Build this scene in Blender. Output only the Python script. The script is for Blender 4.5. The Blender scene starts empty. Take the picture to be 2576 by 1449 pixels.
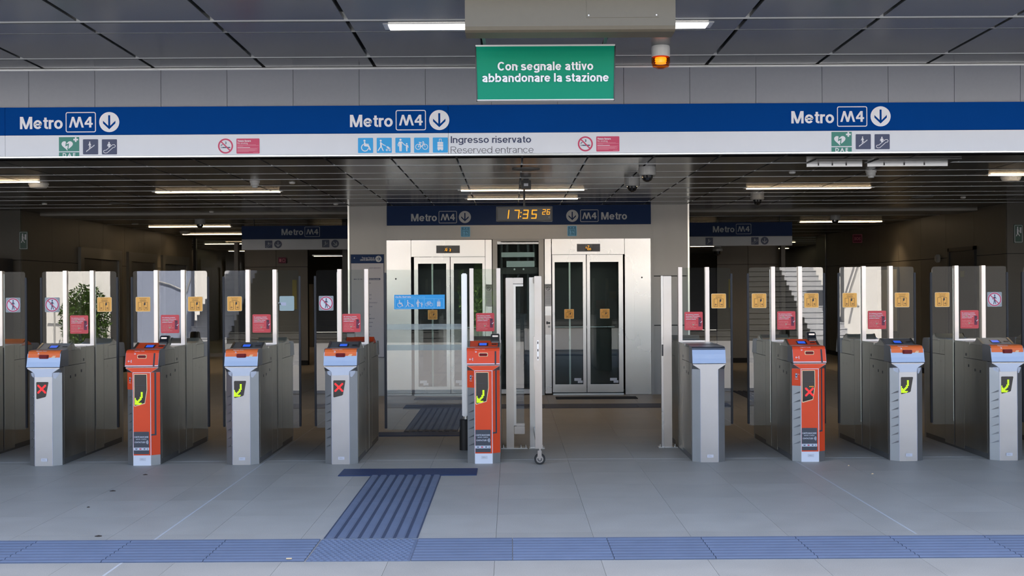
import bpy, bmesh, math, random
from mathutils import Vector, Matrix
random.seed(4)
scene = bpy.context.scene
COL = scene.collection
PI = math.pi
# ------------------------------------------------------------------ camera, sky, sun, exposure
CX, CY, F, TH, EYE = 1285.0, 727.0, 2966.0, 0.0058, 1.53
cam = bpy.data.cameras.new('camera'); cam_o = bpy.data.objects.new('camera', cam); COL.objects.link(cam_o)
cam.sensor_width = 36.0; cam.lens = 36.0 * F / 2576.0
cam.shift_x = 3.0 / 2576; cam.shift_y = 2.5 / 2576
cam.clip_start = 0.05; cam.clip_end = 500
cam_o.matrix_world = Matrix.Translation((0, 0, EYE)) @ Matrix.Rotation(PI / 2, 4, 'X') @ Matrix.Rotation(-TH, 4, 'Z')
scene.camera = cam_o
world = bpy.data.worlds.new('sky'); scene.world = world; world.use_nodes = True
wn = world.node_tree.nodes; wl = world.node_tree.links
sky = wn.new('ShaderNodeTexSky'); sky.sky_type = 'NISHITA'; sky.sun_disc = False
sky.sun_elevation = math.radians(52); sky.sun_rotation = math.radians(20)
sky.air_density = 1.0; sky.dust_density = 3.5; sky.ozone_density = 1.5
wl.new(sky.outputs[0], wn['Background'].inputs[0]); wn['Background'].inputs[1].default_value = 0.74
sun = bpy.data.lights.new('sun', 'SUN'); sun.energy = 30.0; sun.angle = math.radians(0.6); sun.color = (1.0, 0.93, 0.84)
sun_o = bpy.data.objects.new('sun', sun); COL.objects.link(sun_o)
sun_o.rotation_euler = Vector((-0.25, -0.62, -0.78)).to_track_quat('-Z', 'Y').to_euler()
sun_o.location = (0, 5, 20)
vs = scene.view_settings; scene.display_settings.display_device = 'sRGB'
vs.view_transform = 'Standard'; vs.look = 'None'; vs.gamma = 1.0; vs.use_curve_mapping = False
vs.exposure = 0.0
scene.cycles.max_bounces = 9; scene.cycles.diffuse_bounces = 4; scene.cycles.glossy_bounces = 5
scene.cycles.transparent_max_bounces = 24; scene.cycles.sample_clamp_indirect = 6.0
scene.cycles.use_denoising = True
scene.cycles.caustics_reflective = False; scene.cycles.caustics_refractive = False

def W(px, py, d):
    dx = px - CX; dy = py - CY
    return Vector(((dx - TH * dy) / F * d, d, EYE - (dy + TH * dx) / F * d))
def WX(px, py, d): return W(px, py, d).x
def WZ(px, py, d): return W(px, py, d).z

# ------------------------------------------------------------------ materials
MATS = {}
def mat(name, col=(.5, .5, .5), rough=.5, metal=0.0, emit=None, es=1.0, noise=0.0, nscale=8.0, stretch=None, bump=0.0, rvar=0.0, spec=0.5, rnd=0.0, coat=0.0):
    if name in MATS: return MATS[name]
    m = bpy.data.materials.new(name); m.use_nodes = True; MATS[name] = m
    n = m.node_tree.nodes; l = m.node_tree.links; b = n['Principled BSDF']
    b.inputs['Base Color'].default_value = (*col, 1); b.inputs['Roughness'].default_value = rough
    b.inputs['Metallic'].default_value = metal; b.inputs['Specular IOR Level'].default_value = spec
    b.inputs['Coat Weight'].default_value = coat
    if emit:
        b.inputs['Emission Color'].default_value = (*emit, 1); b.inputs['Emission Strength'].default_value = es
    geo = n.new('ShaderNodeNewGeometry'); mp = n.new('ShaderNodeMapping'); tx = n.new('ShaderNodeTexNoise')
    l.new(geo.outputs['Position'], mp.inputs[0]); l.new(mp.outputs[0], tx.inputs['Vector'])
    if stretch: mp.inputs['Scale'].default_value = stretch
    tx.inputs['Scale'].default_value = nscale; tx.inputs['Detail'].default_value = 5
    fac = tx.outputs['Fac']
    if noise or rnd:
        mr = n.new('ShaderNodeMapRange'); mr.inputs['To Min'].default_value = 1 - noise; mr.inputs['To Max'].default_value = 1 + noise
        l.new(fac, mr.inputs['Value'])
        v = mr.outputs[0]
        if rnd:
            oi = n.new('ShaderNodeObjectInfo'); mr2 = n.new('ShaderNodeMapRange')
            mr2.inputs['To Min'].default_value = 1 - rnd; mr2.inputs['To Max'].default_value = 1 + rnd
            l.new(oi.outputs['Random'], mr2.inputs['Value'])
            mm = n.new('ShaderNodeMath'); mm.operation = 'MULTIPLY'; l.new(v, mm.inputs[0]); l.new(mr2.outputs[0], mm.inputs[1]); v = mm.outputs[0]
        vm = n.new('ShaderNodeVectorMath'); vm.operation = 'SCALE'; vm.inputs[0].default_value = col
        l.new(v, vm.inputs['Scale']); l.new(vm.outputs[0], b.inputs['Base Color'])
    if rvar:
        mr = n.new('ShaderNodeMapRange'); mr.inputs['To Min'].default_value = max(.02, rough - rvar); mr.inputs['To Max'].default_value = rough + rvar
        l.new(fac, mr.inputs['Value']); l.new(mr.outputs[0], b.inputs['Roughness'])
    if bump:
        bp = n.new('ShaderNodeBump'); bp.inputs['Strength'].default_value = bump; bp.inputs['Distance'].default_value = .02
        l.new(fac, bp.inputs['Height']); l.new(bp.outputs[0], b.inputs['Normal'])
    return m
def glass_mat(name, tint=(.93, .96, .96), ior=1.95, rough=0.0, frost=0.0):
    m = bpy.data.materials.new(name); m.use_nodes = True; MATS[name] = m
    n = m.node_tree.nodes; l = m.node_tree.links; n.remove(n['Principled BSDF'])
    tr = n.new('ShaderNodeBsdfTransparent'); tr.inputs[0].default_value = (*tint, 1)
    gl = n.new('ShaderNodeBsdfGlossy'); gl.inputs['Roughness'].default_value = rough; gl.inputs[0].default_value = (1, 1, 1, 1)
    fr = n.new('ShaderNodeFresnel'); fr.inputs[0].default_value = ior
    geo = n.new('ShaderNodeNewGeometry'); inv = n.new('ShaderNodeMath'); inv.operation = 'SUBTRACT'; inv.inputs[0].default_value = 1
    l.new(geo.outputs['Backfacing'], inv.inputs[1])
    mu = n.new('ShaderNodeMath'); mu.operation = 'MULTIPLY'; l.new(fr.outputs[0], mu.inputs[0]); l.new(inv.outputs[0], mu.inputs[1])
    mx = n.new('ShaderNodeMixShader'); l.new(mu.outputs[0], mx.inputs[0]); l.new(tr.outputs[0], mx.inputs[1]); l.new(gl.outputs[0], mx.inputs[2])
    out = mx
    if frost:
        df = n.new('ShaderNodeBsdfDiffuse'); df.inputs[0].default_value = (.45, .50, .50, 1)
        m2 = n.new('ShaderNodeMixShader'); m2.inputs[0].default_value = frost
        l.new(mx.outputs[0], m2.inputs[1]); l.new(df.outputs[0], m2.inputs[2]); out = m2
    l.new(out.outputs[0], n['Material Output'].inputs[0])
    return m

M = mat
steel = M('brushed_steel', (.56, .55, .53), .30, 1, noise=.10, nscale=3, stretch=(6, 6, .6), rvar=.08)
steel_cab = M('cabinet_steel', (.50, .49, .46), .30, 1, noise=.22, nscale=2.2, stretch=(2.2, 2.2, .5), rvar=.12, bump=.25)
steel_side = M('cabinet_side_steel', (.43, .42, .38), .36, 1, noise=.25, nscale=2.2, stretch=(2.2, 2.2, .5), rvar=.12, bump=.3)
steel_front = M('pillar_steel', (.45, .445, .445), .42, 1, noise=.06, nscale=6, rvar=.05, bump=.08)
steel_lift = M('lift_steel', (.72, .70, .68), .26, 1, noise=.06, nscale=1.2, stretch=(1, 1, .5), rvar=.08, bump=.07)
steel_post = M('post_steel', (.60, .54, .495), .38, 1, noise=.08, nscale=9, rvar=.08)
hood_steel = M('hood_steel', (.34, .365, .42), .42, 1, noise=.03)
dark_core = M('dark_core', (.012, .012, .013), .6)
orange = M('orange_film', (.84, .17, .04), .45, noise=.05, spec=.3)
red_film = M('red_orange_film', (.80, .075, .02), .42, noise=.05, spec=.3)
console_grey = M('console_grey', (.42, .40, .36), .42, .5, noise=.08)
console_dark = M('console_dark', (.13, .125, .12), .4, .3, noise=.1)
black_pl = M('black_plastic', (.012, .013, .016), .3)
screen_blk = M('screen_black', (.006, .007, .010), .08, spec=.35)
gasket = M('rubber_gasket', (.008, .009, .014), .55)
lcd = M('lcd_blue', (.02, .08, .4), .2, emit=(.03, .12, .75), es=.75)
led_g = M('led_green', (.1, .3, 0), .4, emit=(.60, 1.0, .0), es=1.5)
led_r = M('led_red', (.3, 0, 0), .4, emit=(1, .015, .02), es=2.2)
led_a = M('led_amber', (.4, .15, 0), .4, emit=(1, .40, .01), es=1.1)
slot_red = M('slot_red', (.16, .003, .008), .35, spec=.2)
glass = glass_mat('pane_glass', (.90, .94, .93))
glass_l = glass_mat('lift_glass', (.80, .86, .84), 1.7)
frost = glass_mat('frosted_band', (.9, .94, .93), 1.6, .2, frost=.30)
C = {
 'white': M('print_white', (.72, .73, .78), .5), 'navy': M('print_navy', (.022, .035, .10), .45), 'black': M('print_black', (.02, .02, .025), .5),
 'cyan': M('print_cyan', (.0, .32, .72), .45), 'green': M('print_green', (.015, .19, .15), .45), 'crimson': M('print_crimson', (.52, .035, .11), .45),
 'rose': M('print_rose', (.66, .22, .30), .5), 'red': M('sticker_red', (.66, .045, .06), .4), 'yellow': M('sticker_yellow', (.88, .42, .06), .4),
 'cream': M('sticker_cream', (.86, .62, .36), .45), 'brown': M('print_brown', (.16, .065, .02), .5), 'ltred': M('print_light_red', (.85, .42, .40), .5),
 'grey': M('print_grey', (.30, .32, .34), .5), 'dkblue': M('print_dark_blue', (.01, .03, .13), .4), 'paper': M('print_paper', (.60, .61, .66), .6),
 'greyblue': M('sticker_back_grey', (.33, .43, .44), .5), 'violet': M('print_violet', (.45, .47, .60), .5), 'tan': M('print_tan', (.45, .38, .25), .5),
 'steel': steel_front, 'orange': orange, 'redfilm': red_film, 'screen': screen_blk, 'led_g': led_g, 'led_r': led_r, 'led_a': led_a,
 'ltblue': M('print_light_blue', (.18, .55, .85), .5), 'greenb': M('sign_green', (.0, .215, .125), .4, spec=.15), 'maroon': M('print_maroon', (.17, .01, .05), .5),
 'slate': M('print_slate', (.05, .055, .07), .5),
}
floor_m = M('floor_stone', (.41, .37, .31), .55, noise=.16, nscale=3.5, bump=.03, rvar=.1, rnd=.05)
def add_speck(m, amt=.25):
    n = m.node_tree.nodes; l = m.node_tree.links; b = n['Principled BSDF']
    src = b.inputs['Base Color'].links[0].from_socket
    t = n.new('ShaderNodeTexNoise'); t.inputs['Scale'].default_value = 160; t.inputs['Detail'].default_value = 2
    g = n.new('ShaderNodeNewGeometry'); l.new(g.outputs['Position'], t.inputs['Vector'])
    mr = n.new('ShaderNodeMapRange'); mr.inputs['To Min'].default_value = 1 - amt; mr.inputs['To Max'].default_value = 1 + amt
    l.new(t.outputs['Fac'], mr.inputs['Value'])
    v = n.new('ShaderNodeVectorMath'); v.operation = 'SCALE'; l.new(src, v.inputs[0]); l.new(mr.outputs[0], v.inputs['Scale'])
    l.new(v.outputs[0], b.inputs['Base Color'])
add_speck(floor_m)
grout_m = M('floor_grout', (.33, .30, .26), .8, noise=.1)
grout_l = M('light_joint', (.52, .50, .47), .7, noise=.1)
tact_m = M('tactile_blue', (.145, .172, .235), .62, noise=.14, nscale=5, rnd=.05)
tact_n = M('tactile_navy', (.010, .030, .095), .6, noise=.12)
tact_d = M('tactile_dark', (.07, .07, .085), .6, noise=.12)
ceil_m = M('ceiling_panel_metal', (.055, .060, .061), .27, .0, noise=.05, nscale=60, spec=.7, rnd=.06)
ceil_i = M('ceiling_panel_inner', (.085, .083, .078), .22, .0, noise=.05, nscale=60, spec=.8, rnd=.08)
plenum = M('plenum_black', (.012, .012, .013), .8)
prof_m = M('profile_light', (.50, .52, .53), .4, .15)
steel_frame = M('frame_steel', (.50, .465, .43), .34, 1, noise=.08, nscale=7, rvar=.08)
alu = M('aluminium_edge', (.62, .64, .66), .35, .8)
clad_m = M('fascia_cladding', (.195, .208, .245), .42, .2, noise=.05, nscale=30, rnd=.02)
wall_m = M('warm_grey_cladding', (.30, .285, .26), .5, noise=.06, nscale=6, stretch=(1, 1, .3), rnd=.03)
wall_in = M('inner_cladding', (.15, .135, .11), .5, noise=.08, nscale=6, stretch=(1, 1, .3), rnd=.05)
wall_lift = M('lift_cladding', (.34, .33, .315), .38, .25, noise=.05, nscale=6, stretch=(1, 1, .3), rnd=.03)
beige_box = M('beige_metal', (.105, .088, .060), .55, .0, noise=.06, nscale=20)
blue_band = M('band_blue', (.0, .046, .235), .7, noise=.03, spec=.05)
white_band = M('band_white', (.68, .70, .76), .5, noise=.02, spec=.3)
dark_blue_band = M('band_dark_blue', (.003, .024, .10), .5, noise=.05, spec=.2)
light_warm = M('lamp_strip', (1, 1, 1), .5, emit=(1, .72, .43), es=17)
light_cool = M('lamp_strip_front', (1, 1, 1), .5, emit=(1, .95, .86), es=6.0)
white_pl = M('white_plastic', (.62, .62, .60), .4)
grey_pl = M('grey_plastic', (.38, .38, .37), .4)
dome_m = M('dome_smoked', (.01, .01, .012), .05, coat=.8)
amber = M('amber_lens', (.75, .22, .01), .15, emit=(1, .28, .0), es=.35, coat=.5)
amber_core = M('amber_core', (1, .6, .1), .3, emit=(1, .42, .03), es=2.2)
rubber = M('tyre_rubber', (.015, .015, .015), .5)
white_wall = M('sunlit_plaster', (.80, .78, .74), .8, noise=.06, nscale=2)
shade_tint_wall = M('plaster_shade_tint', (.27, .31, .41), .8, noise=.06, nscale=2)  # blue, darker plaster colour stands in for sky-lit shade
stair_dark = M('stone_shade_in_colour', (.035, .035, .035), .8, noise=.15, nscale=3)  # near-black colour stands in for shade on the stairs and street walls
conc = M('outdoor_concrete', (.22, .22, .22), .8, noise=.15, nscale=3)
leaf = M('shrub_leaf', (.09, .17, .03), .6, noise=.4, nscale=20)
tape_m = M('paper_tape', (.58, .60, .66), .55, noise=.05)

# ------------------------------------------------------------------ mesh helpers
class MB:
    def __init__(s): s.v = []; s.f = []
    def add(s, vs_, fs):
        o = len(s.v); s.v += [tuple(p) for p in vs_]; s.f += [tuple(i + o for i in f) for f in fs]; return s
    def box(s, x0, x1, y0, y1, z0, z1):
        x0, x1 = min(x0, x1), max(x0, x1); y0, y1 = min(y0, y1), max(y0, y1); z0, z1 = min(z0, z1), max(z0, z1)
        return s.add([(x0, y0, z0), (x1, y0, z0), (x1, y1, z0), (x0, y1, z0), (x0, y0, z1), (x1, y0, z1), (x1, y1, z1), (x0, y1, z1)],
                     [(0, 3, 2, 1), (4, 5, 6, 7), (0, 1, 5, 4), (1, 2, 6, 5), (2, 3, 7, 6), (3, 0, 4, 7)])
    def loft(s, loops, cap=True):
        n = len(loops[0]); vs_ = [p for lp in loops for p in lp]; fs = []
        for k in range(len(loops) - 1):
            for i in range(n):
                j = (i + 1) % n; fs.append((k * n + i, k * n + j, (k + 1) * n + j, (k + 1) * n + i))
        if cap: fs.append(tuple(range(n - 1, -1, -1))); fs.append(tuple((len(loops) - 1) * n + i for i in range(n)))
        return s.add(vs_, fs)
    def prism_x(s, prof, x0, x1): return s.loft([[(x0, a, b) for a, b in prof], [(x1, a, b) for a, b in prof]])
    def prism_z(s, prof, z0, z1): return s.loft([[(a, b, z0) for a, b in prof], [(a, b, z1) for a, b in prof]])
    def prism_y(s, prof, y0, y1): return s.loft([[(a, y0, b) for a, b in prof], [(a, y1, b) for a, b in prof]])
    def lathe(s, c, prof, n=20, axis='z'):
        loops = []
        for r, h in prof:
            lp = []
            for i in range(n):
                a = 2 * PI * i / n; u, w = r * math.cos(a), r * math.sin(a)
                lp.append({'z': (c[0] + u, c[1] + w, c[2] + h), 'y': (c[0] + u, c[1] + h, c[2] + w), 'x': (c[0] + h, c[1] + u, c[2] + w)}[axis])
            loops.append(lp)
        return s.loft(loops)
    def tube(s, p, q, r, n=10):
        p, q = Vector(p), Vector(q); d = (q - p).normalized(); a = d.orthogonal().normalized(); b = d.cross(a)
        return s.loft([[tuple(c + a * r * math.cos(2 * PI * i / n) + b * r * math.sin(2 * PI * i / n)) for i in range(n)] for c in (p, q)])
    def mesh(s, name, m, bevel=0):
        me = bpy.data.meshes.new(name); me.from_pydata(s.v, [], s.f)
        bm = bmesh.new(); bm.from_mesh(me)
        bmesh.ops.recalc_face_normals(bm, faces=bm.faces)
        if bevel: bmesh.ops.bevel(bm, geom=[e for e in bm.edges if e.calc_face_angle(0) > .5], offset=bevel, segments=2, affect='EDGES', clamp_overlap=True)
        bm.to_mesh(me); bm.free(); me.materials.append(m); me.update(); return me
def link(name, me, parent=None, loc=None, **props):
    o = bpy.data.objects.new(name, me); COL.objects.link(o)
    if parent: o.parent = parent
    if loc is not None: o.location = loc
    for k, v in props.items(): o[k] = v
    return o
def put(name, mb, m, parent=None, bevel=0, loc=None, **props): return link(name, mb.mesh(name, m, bevel), parent, loc, **props)
CACHE = {}
def cput(key, name, fn, m, parent=None, bevel=0, loc=None, **props):
    if key not in CACHE: CACHE[key] = fn().mesh(name, m, bevel)
    return link(name, CACHE[key], parent, loc, **props)
def thing(name, label, cat, loc, group=None):
    o = bpy.data.objects.new(name, None); o.empty_display_size = .1; COL.objects.link(o); o.location = loc
    o['label'] = label; o['category'] = cat
    if group: o['group'] = group
    return o
def tag(o, label, cat, group=None):
    o['label'] = label; o['category'] = cat
    if group: o['group'] = group
    return o
def st(name, mb, m, bevel=0): return put(name, mb, m, bevel=bevel, kind='structure')
def local(o, v): return Vector(v) - o.location

# ------------------------------------------------------------------ flat print: lists of (colour, layer, polygons)
def disc(x, y, r, n=20): return [[(x + r * math.cos(2 * PI * i / n), y + r * math.sin(2 * PI * i / n)) for i in range(n)]]
def ring(x, y, r, w, n=28, a0=0, a1=2 * PI):
    out = []; full = abs(a1 - a0 - 2 * PI) < 1e-6
    for i in range(n):
        a, b = a0 + (a1 - a0) * i / n, a0 + (a1 - a0) * (i + 1) / n
        p = lambda t, q: (x + q * math.cos(t), y + q * math.sin(t))
        out.append([p(a, r - w / 2), p(a, r + w / 2), p(b, r + w / 2), p(b, r - w / 2)])
    return out
def seg(a, b, w):
    dx, dy = b[0] - a[0], b[1] - a[1]; L = math.hypot(dx, dy) or 1; nx, ny = -dy / L * w / 2, dx / L * w / 2
    return [(a[0] + nx, a[1] + ny), (a[0] - nx, a[1] - ny), (b[0] - nx, b[1] - ny), (b[0] + nx, b[1] + ny)]
def line(pts, w, cap=True):
    out = [seg(pts[i], pts[i + 1], w) for i in range(len(pts) - 1)]
    if cap:
        for p in pts: out += disc(p[0], p[1], w / 2, 8)
    return out
def rect(x0, y0, x1, y1): return [[(x0, y0), (x1, y0), (x1, y1), (x0, y1)]]
def rrect(x0, y0, x1, y1, r, n=4):
    pts = []
    for cx, cy, a in ((x1 - r, y0 + r, -PI / 2), (x1 - r, y1 - r, 0), (x0 + r, y1 - r, PI / 2), (x0 + r, y0 + r, PI)):
        for i in range(n + 1): t = a + PI / 2 * i / n; pts.append((cx + r * math.cos(t), cy + r * math.sin(t)))
    return [pts]
def rframe(x0, y0, x1, y1, r, w):
    a = rrect(x0, y0, x1, y1, r)[0]; b = rrect(x0 + w, y0 + w, x1 - w, y1 - w, max(r - w, w * .2))[0]; n = len(a)
    return [[a[i], a[(i + 1) % n], b[(i + 1) % n], b[i]] for i in range(n)]
def strip_poly(pts, w, closed=False):
    n = len(pts); L = []; R = []
    for i in range(n):
        a = pts[i - 1] if (i or closed) else None; b = pts[(i + 1) % n] if (i < n - 1 or closed) else None; p = pts[i]
        d = []
        for u, v in ((a, p), (p, b)):
            if u is None or v is None: continue
            q = math.hypot(v[0] - u[0], v[1] - u[1]) or 1; d.append(((v[0] - u[0]) / q, (v[1] - u[1]) / q))
        if len(d) == 1: d.append(d[0])
        mx, my = -(d[0][1] + d[1][1]), d[0][0] + d[1][0]; q = math.hypot(mx, my) or 1; mx /= q; my /= q
        c = max(.35, mx * -d[0][1] + my * d[0][0]); k = w / 2 / c
        L.append((p[0] + mx * k, p[1] + my * k)); R.append((p[0] - mx * k, p[1] - my * k))
    return [[L[i], R[i], R[(i + 1) % n], L[(i + 1) % n]] for i in range(n if closed else n - 1)]
def earc(cx, cy, rx, ry, a0, a1, n=12): return [(cx + rx * math.cos(math.radians(a0 + (a1 - a0) * i / n)), cy + ry * math.sin(math.radians(a0 + (a1 - a0) * i / n))) for i in range(n + 1)]
def glyph(ch, w):
    """grotesque letters drawn as constant-width strokes; cap height 1, x-height .73"""
    X = .73; h = w / 2; B = .60; cx = B / 2; ry = X / 2 - h; rx = B / 2 - h; N = .54; S_ = lambda p, c=False: strip_poly(p, w, c)
    arch = lambda x0, x1: S_([(x1 - h, 0), (x1 - h, X - .26)] + earc((x0 + x1) / 2, X - .26, (x1 - x0) / 2 - h, .26 - h, 0, 172, 10))
    if ch == 'o': return S_(earc(cx, X / 2, rx, ry, 0, 345, 23), True), B
    if ch == 'e': return S_(earc(cx, X / 2, rx, ry, 0, 325, 22)) + rect(h, X / 2 - w * .42, B - h * .55, X / 2 + w * .42), B
    if ch == 'c': return S_(earc(cx, X / 2, rx, ry, 35, 325, 20)), B * .95
    if ch == 'a': return S_(earc(.26, X - .21, .21 - h * .3, .21 - h, 165, 0, 10) + [(.47 - h * .3, .10), (.50, 0)]) + S_([(.47 - h * .3, .43), (.25, .39)] + earc(.24, .20, .22 - h, .20 - h, 100, 290, 10) + [(.36, .07), (.46 - h * .3, .2)]), .56
    if ch == 's': return S_(earc(.25, X - .20, .21 - h * .4, .20 - h, 20, 180, 8) + [(.12, X * .56), (.38, X * .46)] + earc(.25, .20, .235 - h * .4, .20 - h, 20, -170, 9)), .50
    if ch == 'n': return rect(0, 0, w, X) + arch(0, N), N
    if ch == 'm': return rect(0, 0, w, X) + arch(0, .46) + arch(.40, .86), .86
    if ch == 'r': return rect(0, 0, w, X) + S_([(.345, X - h)] + earc(.30, X - .26, .30 - h, .26 - h, 85, 172, 8)), .33
    if ch == 't': return S_([(.155, .93), (.155, .19)] + earc(.155 + .155 - h * .2, .19, .155 - h * .2, .19 - h, 180, 262, 6)[1:] + [(.335, h)]) + rect(0, X - w * .82, .33, X), .335
    if ch == 'i': return rect(0, 0, w, X) + rect(0, 1.0 - w * .85, w, 1.0), w
    if ch == 'l': return rect(0, 0, w, 1.0), w
    if ch == 'I': return rect(0, 0, w * 1.05, 1.0), w
    if ch in 'bd':
        q = S_(earc(cx, X / 2, rx, ry, 0, 345, 23), True)
        return q + (rect(0, 0, w, 1.0) if ch == 'b' else rect(B - w, 0, B, 1.0)), B
    if ch == 'g': return S_(earc(cx, X / 2, rx, ry, 0, 345, 23), True) + S_([(B - h, X), (B - h, -.06)] + earc(cx, -.06, rx, .22 - h, 0, -160, 10)), B
    if ch == 'u': return rect(N - w, 0, N, X) + S_([(h, X), (h, .26)] + earc(N / 2, .26, N / 2 - h, .26 - h, 180, 352, 10)), N
    if ch == 'v': return [[(0, X), (w * 1.06, X), (.275 + w * .42, 0), (.275 - w * .42, 0)], [(.55 - w * 1.06, X), (.55, X), (.275 + w * .42, 0), (.275 - w * .42, 0)]], .55
    if ch == 'z': return rect(.01, X - w * .9, .48, X) + rect(0, 0, .49, w * .9) + [[(0, w * .8), (w * 1.25, w * .8), (.48, X - w * .8), (.48 - w * 1.25, X - w * .8)]], .49
    if ch == 'f': return S_([(.155, 0), (.155, .80)] + earc(.155 + .15, .80, .15, .2 - h, 180, 95, 6)) + rect(0, X - w * .8, .33, X), .33
    if ch == 'M': return rect(0, 0, w, 1) + rect(.86 - w, 0, .86, 1) + [[(0, 1), (w * 1.3, 1), (.43 + w * .45, 0), (.43 - w * .45, 0)], [(.86 - w * 1.3, 1), (.86, 1), (.43 + w * .45, 0), (.43 - w * .45, 0)]], .86
    if ch == 'C': return S_(earc(.38, .5, .38 - h, .51 - h, 42, 318, 24)), .69
    if ch == 'R': return rect(0, 0, w, 1) + S_([(h, 1 - h), (.40, 1 - h)] + earc(.40, .745, .27 - h, .255 - h, 80, -80, 8) + [(.40, .49 + h * .2), (h, .49 + h * .2)]) + [[(.30, .46), (.30 + w * 1.2, .46), (.69, 0), (.69 - w * 1.25, 0)]], .68
    if ch == 'U': return S_([(h, 1), (h, .3)] + earc(.35, .3, .35 - h, .3 - h, 180, 360, 12) + [(.70 - h, 1)]), .70
    return [], .16
def gtxt(s_, x, y, h, width=None, align='l', w=.17):
    out = []; cur = 0; sp = .105 - w * .12
    for ch in s_:
        if ch == ' ': cur += .29; continue
        g, adv = glyph(ch, w); out += [[(a + cur, b) for a, b in p] for p in g]; cur += adv + (sp * .55 if ch in 'rtv' else sp)
    cur -= sp; sy = h; sx = width / cur if width else h; tw = cur * sx
    ox = x - (tw if align == 'r' else tw / 2 if align == 'c' else 0)
    return [[(ox + a * sx, y + b * sy) for a, b in p] for p in out]
TXT = {}
def txt(s, x, y, h, width=None, align='l', bold=.0):
    key = (s, bold)
    if key not in TXT:
        cu = bpy.data.curves.new('t', 'FONT'); cu.body = s; cu.resolution_u = 2; cu.offset = bold
        ob = bpy.data.objects.new('t', cu); COL.objects.link(ob)
        dg = bpy.context.evaluated_depsgraph_get(); me = bpy.data.meshes.new_from_object(ob.evaluated_get(dg))
        vsx = [(v.co.x, v.co.y) for v in me.vertices]; fs = [tuple(p.vertices) for p in me.polygons]
        bpy.data.meshes.remove(me); bpy.data.objects.remove(ob); bpy.data.curves.remove(cu)
        x0 = min(v[0] for v in vsx); x1 = max(v[0] for v in vsx)
        TXT[key] = ([((a - x0), b) for a, b in vsx], fs, x1 - x0)
    v, fs, w = TXT[key]; sy = h / .729; sx = (width / w) if width else sy; tw = w * sx
    ox = x - (tw if align == 'r' else tw / 2 if align == 'c' else 0)
    return [('MESH', [(ox + a * sx, y + b * sy) for a, b in v], fs)]
def T(items, s, ox=0, oy=0, sy=None):
    sy = sy or s; out = []
    for c, k, polys in items:
        q = []
        for p in polys:
            if p and p[0] == 'MESH': q.append(('MESH', [(a * s + ox, b * sy + oy) for a, b in p[1]], p[2]))
            else: q.append([(a * s + ox, b * sy + oy) for a, b in p])
        out.append((c, k, q))
    return out
def flat_mesh(name, items, step=.0008):
    v = []; f = []; mi = []; mats = []
    for c, k, polys in items:
        if c not in mats: mats.append(c)
        idx = mats.index(c)
        for pi, p in enumerate(polys):
            o = len(v); e = -k * step - (pi % 11) * 3e-5
            if p[0] == 'MESH':
                v += [(a, e, b) for a, b in p[1]]
                for t in p[2]: f.append(tuple(o + i for i in t)); mi.append(idx)
            else:
                v += [(a, e, b) for a, b in p]
                ar = sum(p[i][0] * p[(i + 1) % len(p)][1] - p[(i + 1) % len(p)][0] * p[i][1] for i in range(len(p)))
                r = range(len(p)) if ar > 0 else range(len(p) - 1, -1, -1)
                f.append(tuple(o + i for i in r)); mi.append(idx)
    me = bpy.data.meshes.new(name); me.from_pydata(v, [], f)
    for c in mats: me.materials.append(C[c] if isinstance(c, str) else c)
    me.polygons.foreach_set('material_index', mi); me.update(); return me
def flat(name, items, parent=None, loc=(0, 0, 0), key=None, step=.0008, **props):
    if key:
        if key not in CACHE: CACHE[key] = flat_mesh(name, items, step)
        me = CACHE[key]
    else: me = flat_mesh(name, items, step)
    return link(name, me, parent, loc, **props)

# ---- pictograms in a -1..1 box
def ic_wheel(c='white', k=2):
    return [(c, k, disc(-.14, .62, .14) + line([(-.12, .36), (-.1, -.02), (.38, -.05), (.60, -.55)], .2) + line([(-.1, .18), (.38, .14)], .13) + ring(-.08, -.28, .46, .11, a0=PI * .62, a1=PI * 1.93))]
def ic_stroller(c='white', k=2):
    return [(c, k, disc(-.46, .62, .13) + line([(-.46, .34), (-.42, -.1)], .22) + line([(-.42, -.1), (-.82, -.7)], .13) + line([(-.42, -.1), (-.14, -.7)], .13) + line([(-.4, .3), (-.1, .06), (.1, .0)], .10)
             + line([(.06, .02), (.34, -.2), (.5, -.45), (.85, -.38)], .05) + [[(.3, -.28), (.6, -.48), (.8, -.4), (.45, -.1)]] + ring(.34, -.62, .1, .07, 12) + ring(.72, -.62, .1, .07, 12))]
def ic_family(c='white', k=2):
    return [(c, k, disc(-.32, .72, .14) + [[(-.5, .5), (-.14, .5), (-.14, -.1), (-.18, -.8), (-.3, -.8), (-.32, -.1), (-.34, -.8), (-.46, -.8), (-.5, -.1)]] + line([(-.5, .42), (-.64, .1), (-.6, -.1)], .11)
             + line([(-.14, .42), (.2, .05), (.42, -.02)], .1) + disc(.5, .18, .1) + [[(.4, .02), (.62, .02), (.6, -.4), (.58, -.8), (.5, -.8), (.44, -.8), (.4, -.3)]] + line([(.62, 0), (.72, -.3)], .08))]
def ic_bike(c='white', k=2):
    return [(c, k, ring(-.46, -.22, .34, .08) + ring(.46, -.22, .34, .08) + line([(-.46, -.22), (-.22, .3), (.28, .3), (-.04, -.22), (-.46, -.22)], .07) + line([(-.04, -.22), (-.26, .36)], .07) + line([(.46, -.22), (.24, .48), (.1, .5)], .07) + line([(-.36, .38), (-.14, .38)], .08))]
def ic_bag(c='white', k=2):
    return [(c, k, rrect(-.38, .16, .38, .40, .06) + rect(-.38, -.22, .38, .12) + rect(-.38, -.6, .38, -.26) + rect(-.3, -.72, -.14, -.6) + rect(.14, -.72, .3, -.6) + line([(-.14, .4), (-.14, .78), (.14, .78), (.14, .4)], .06))]
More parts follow.
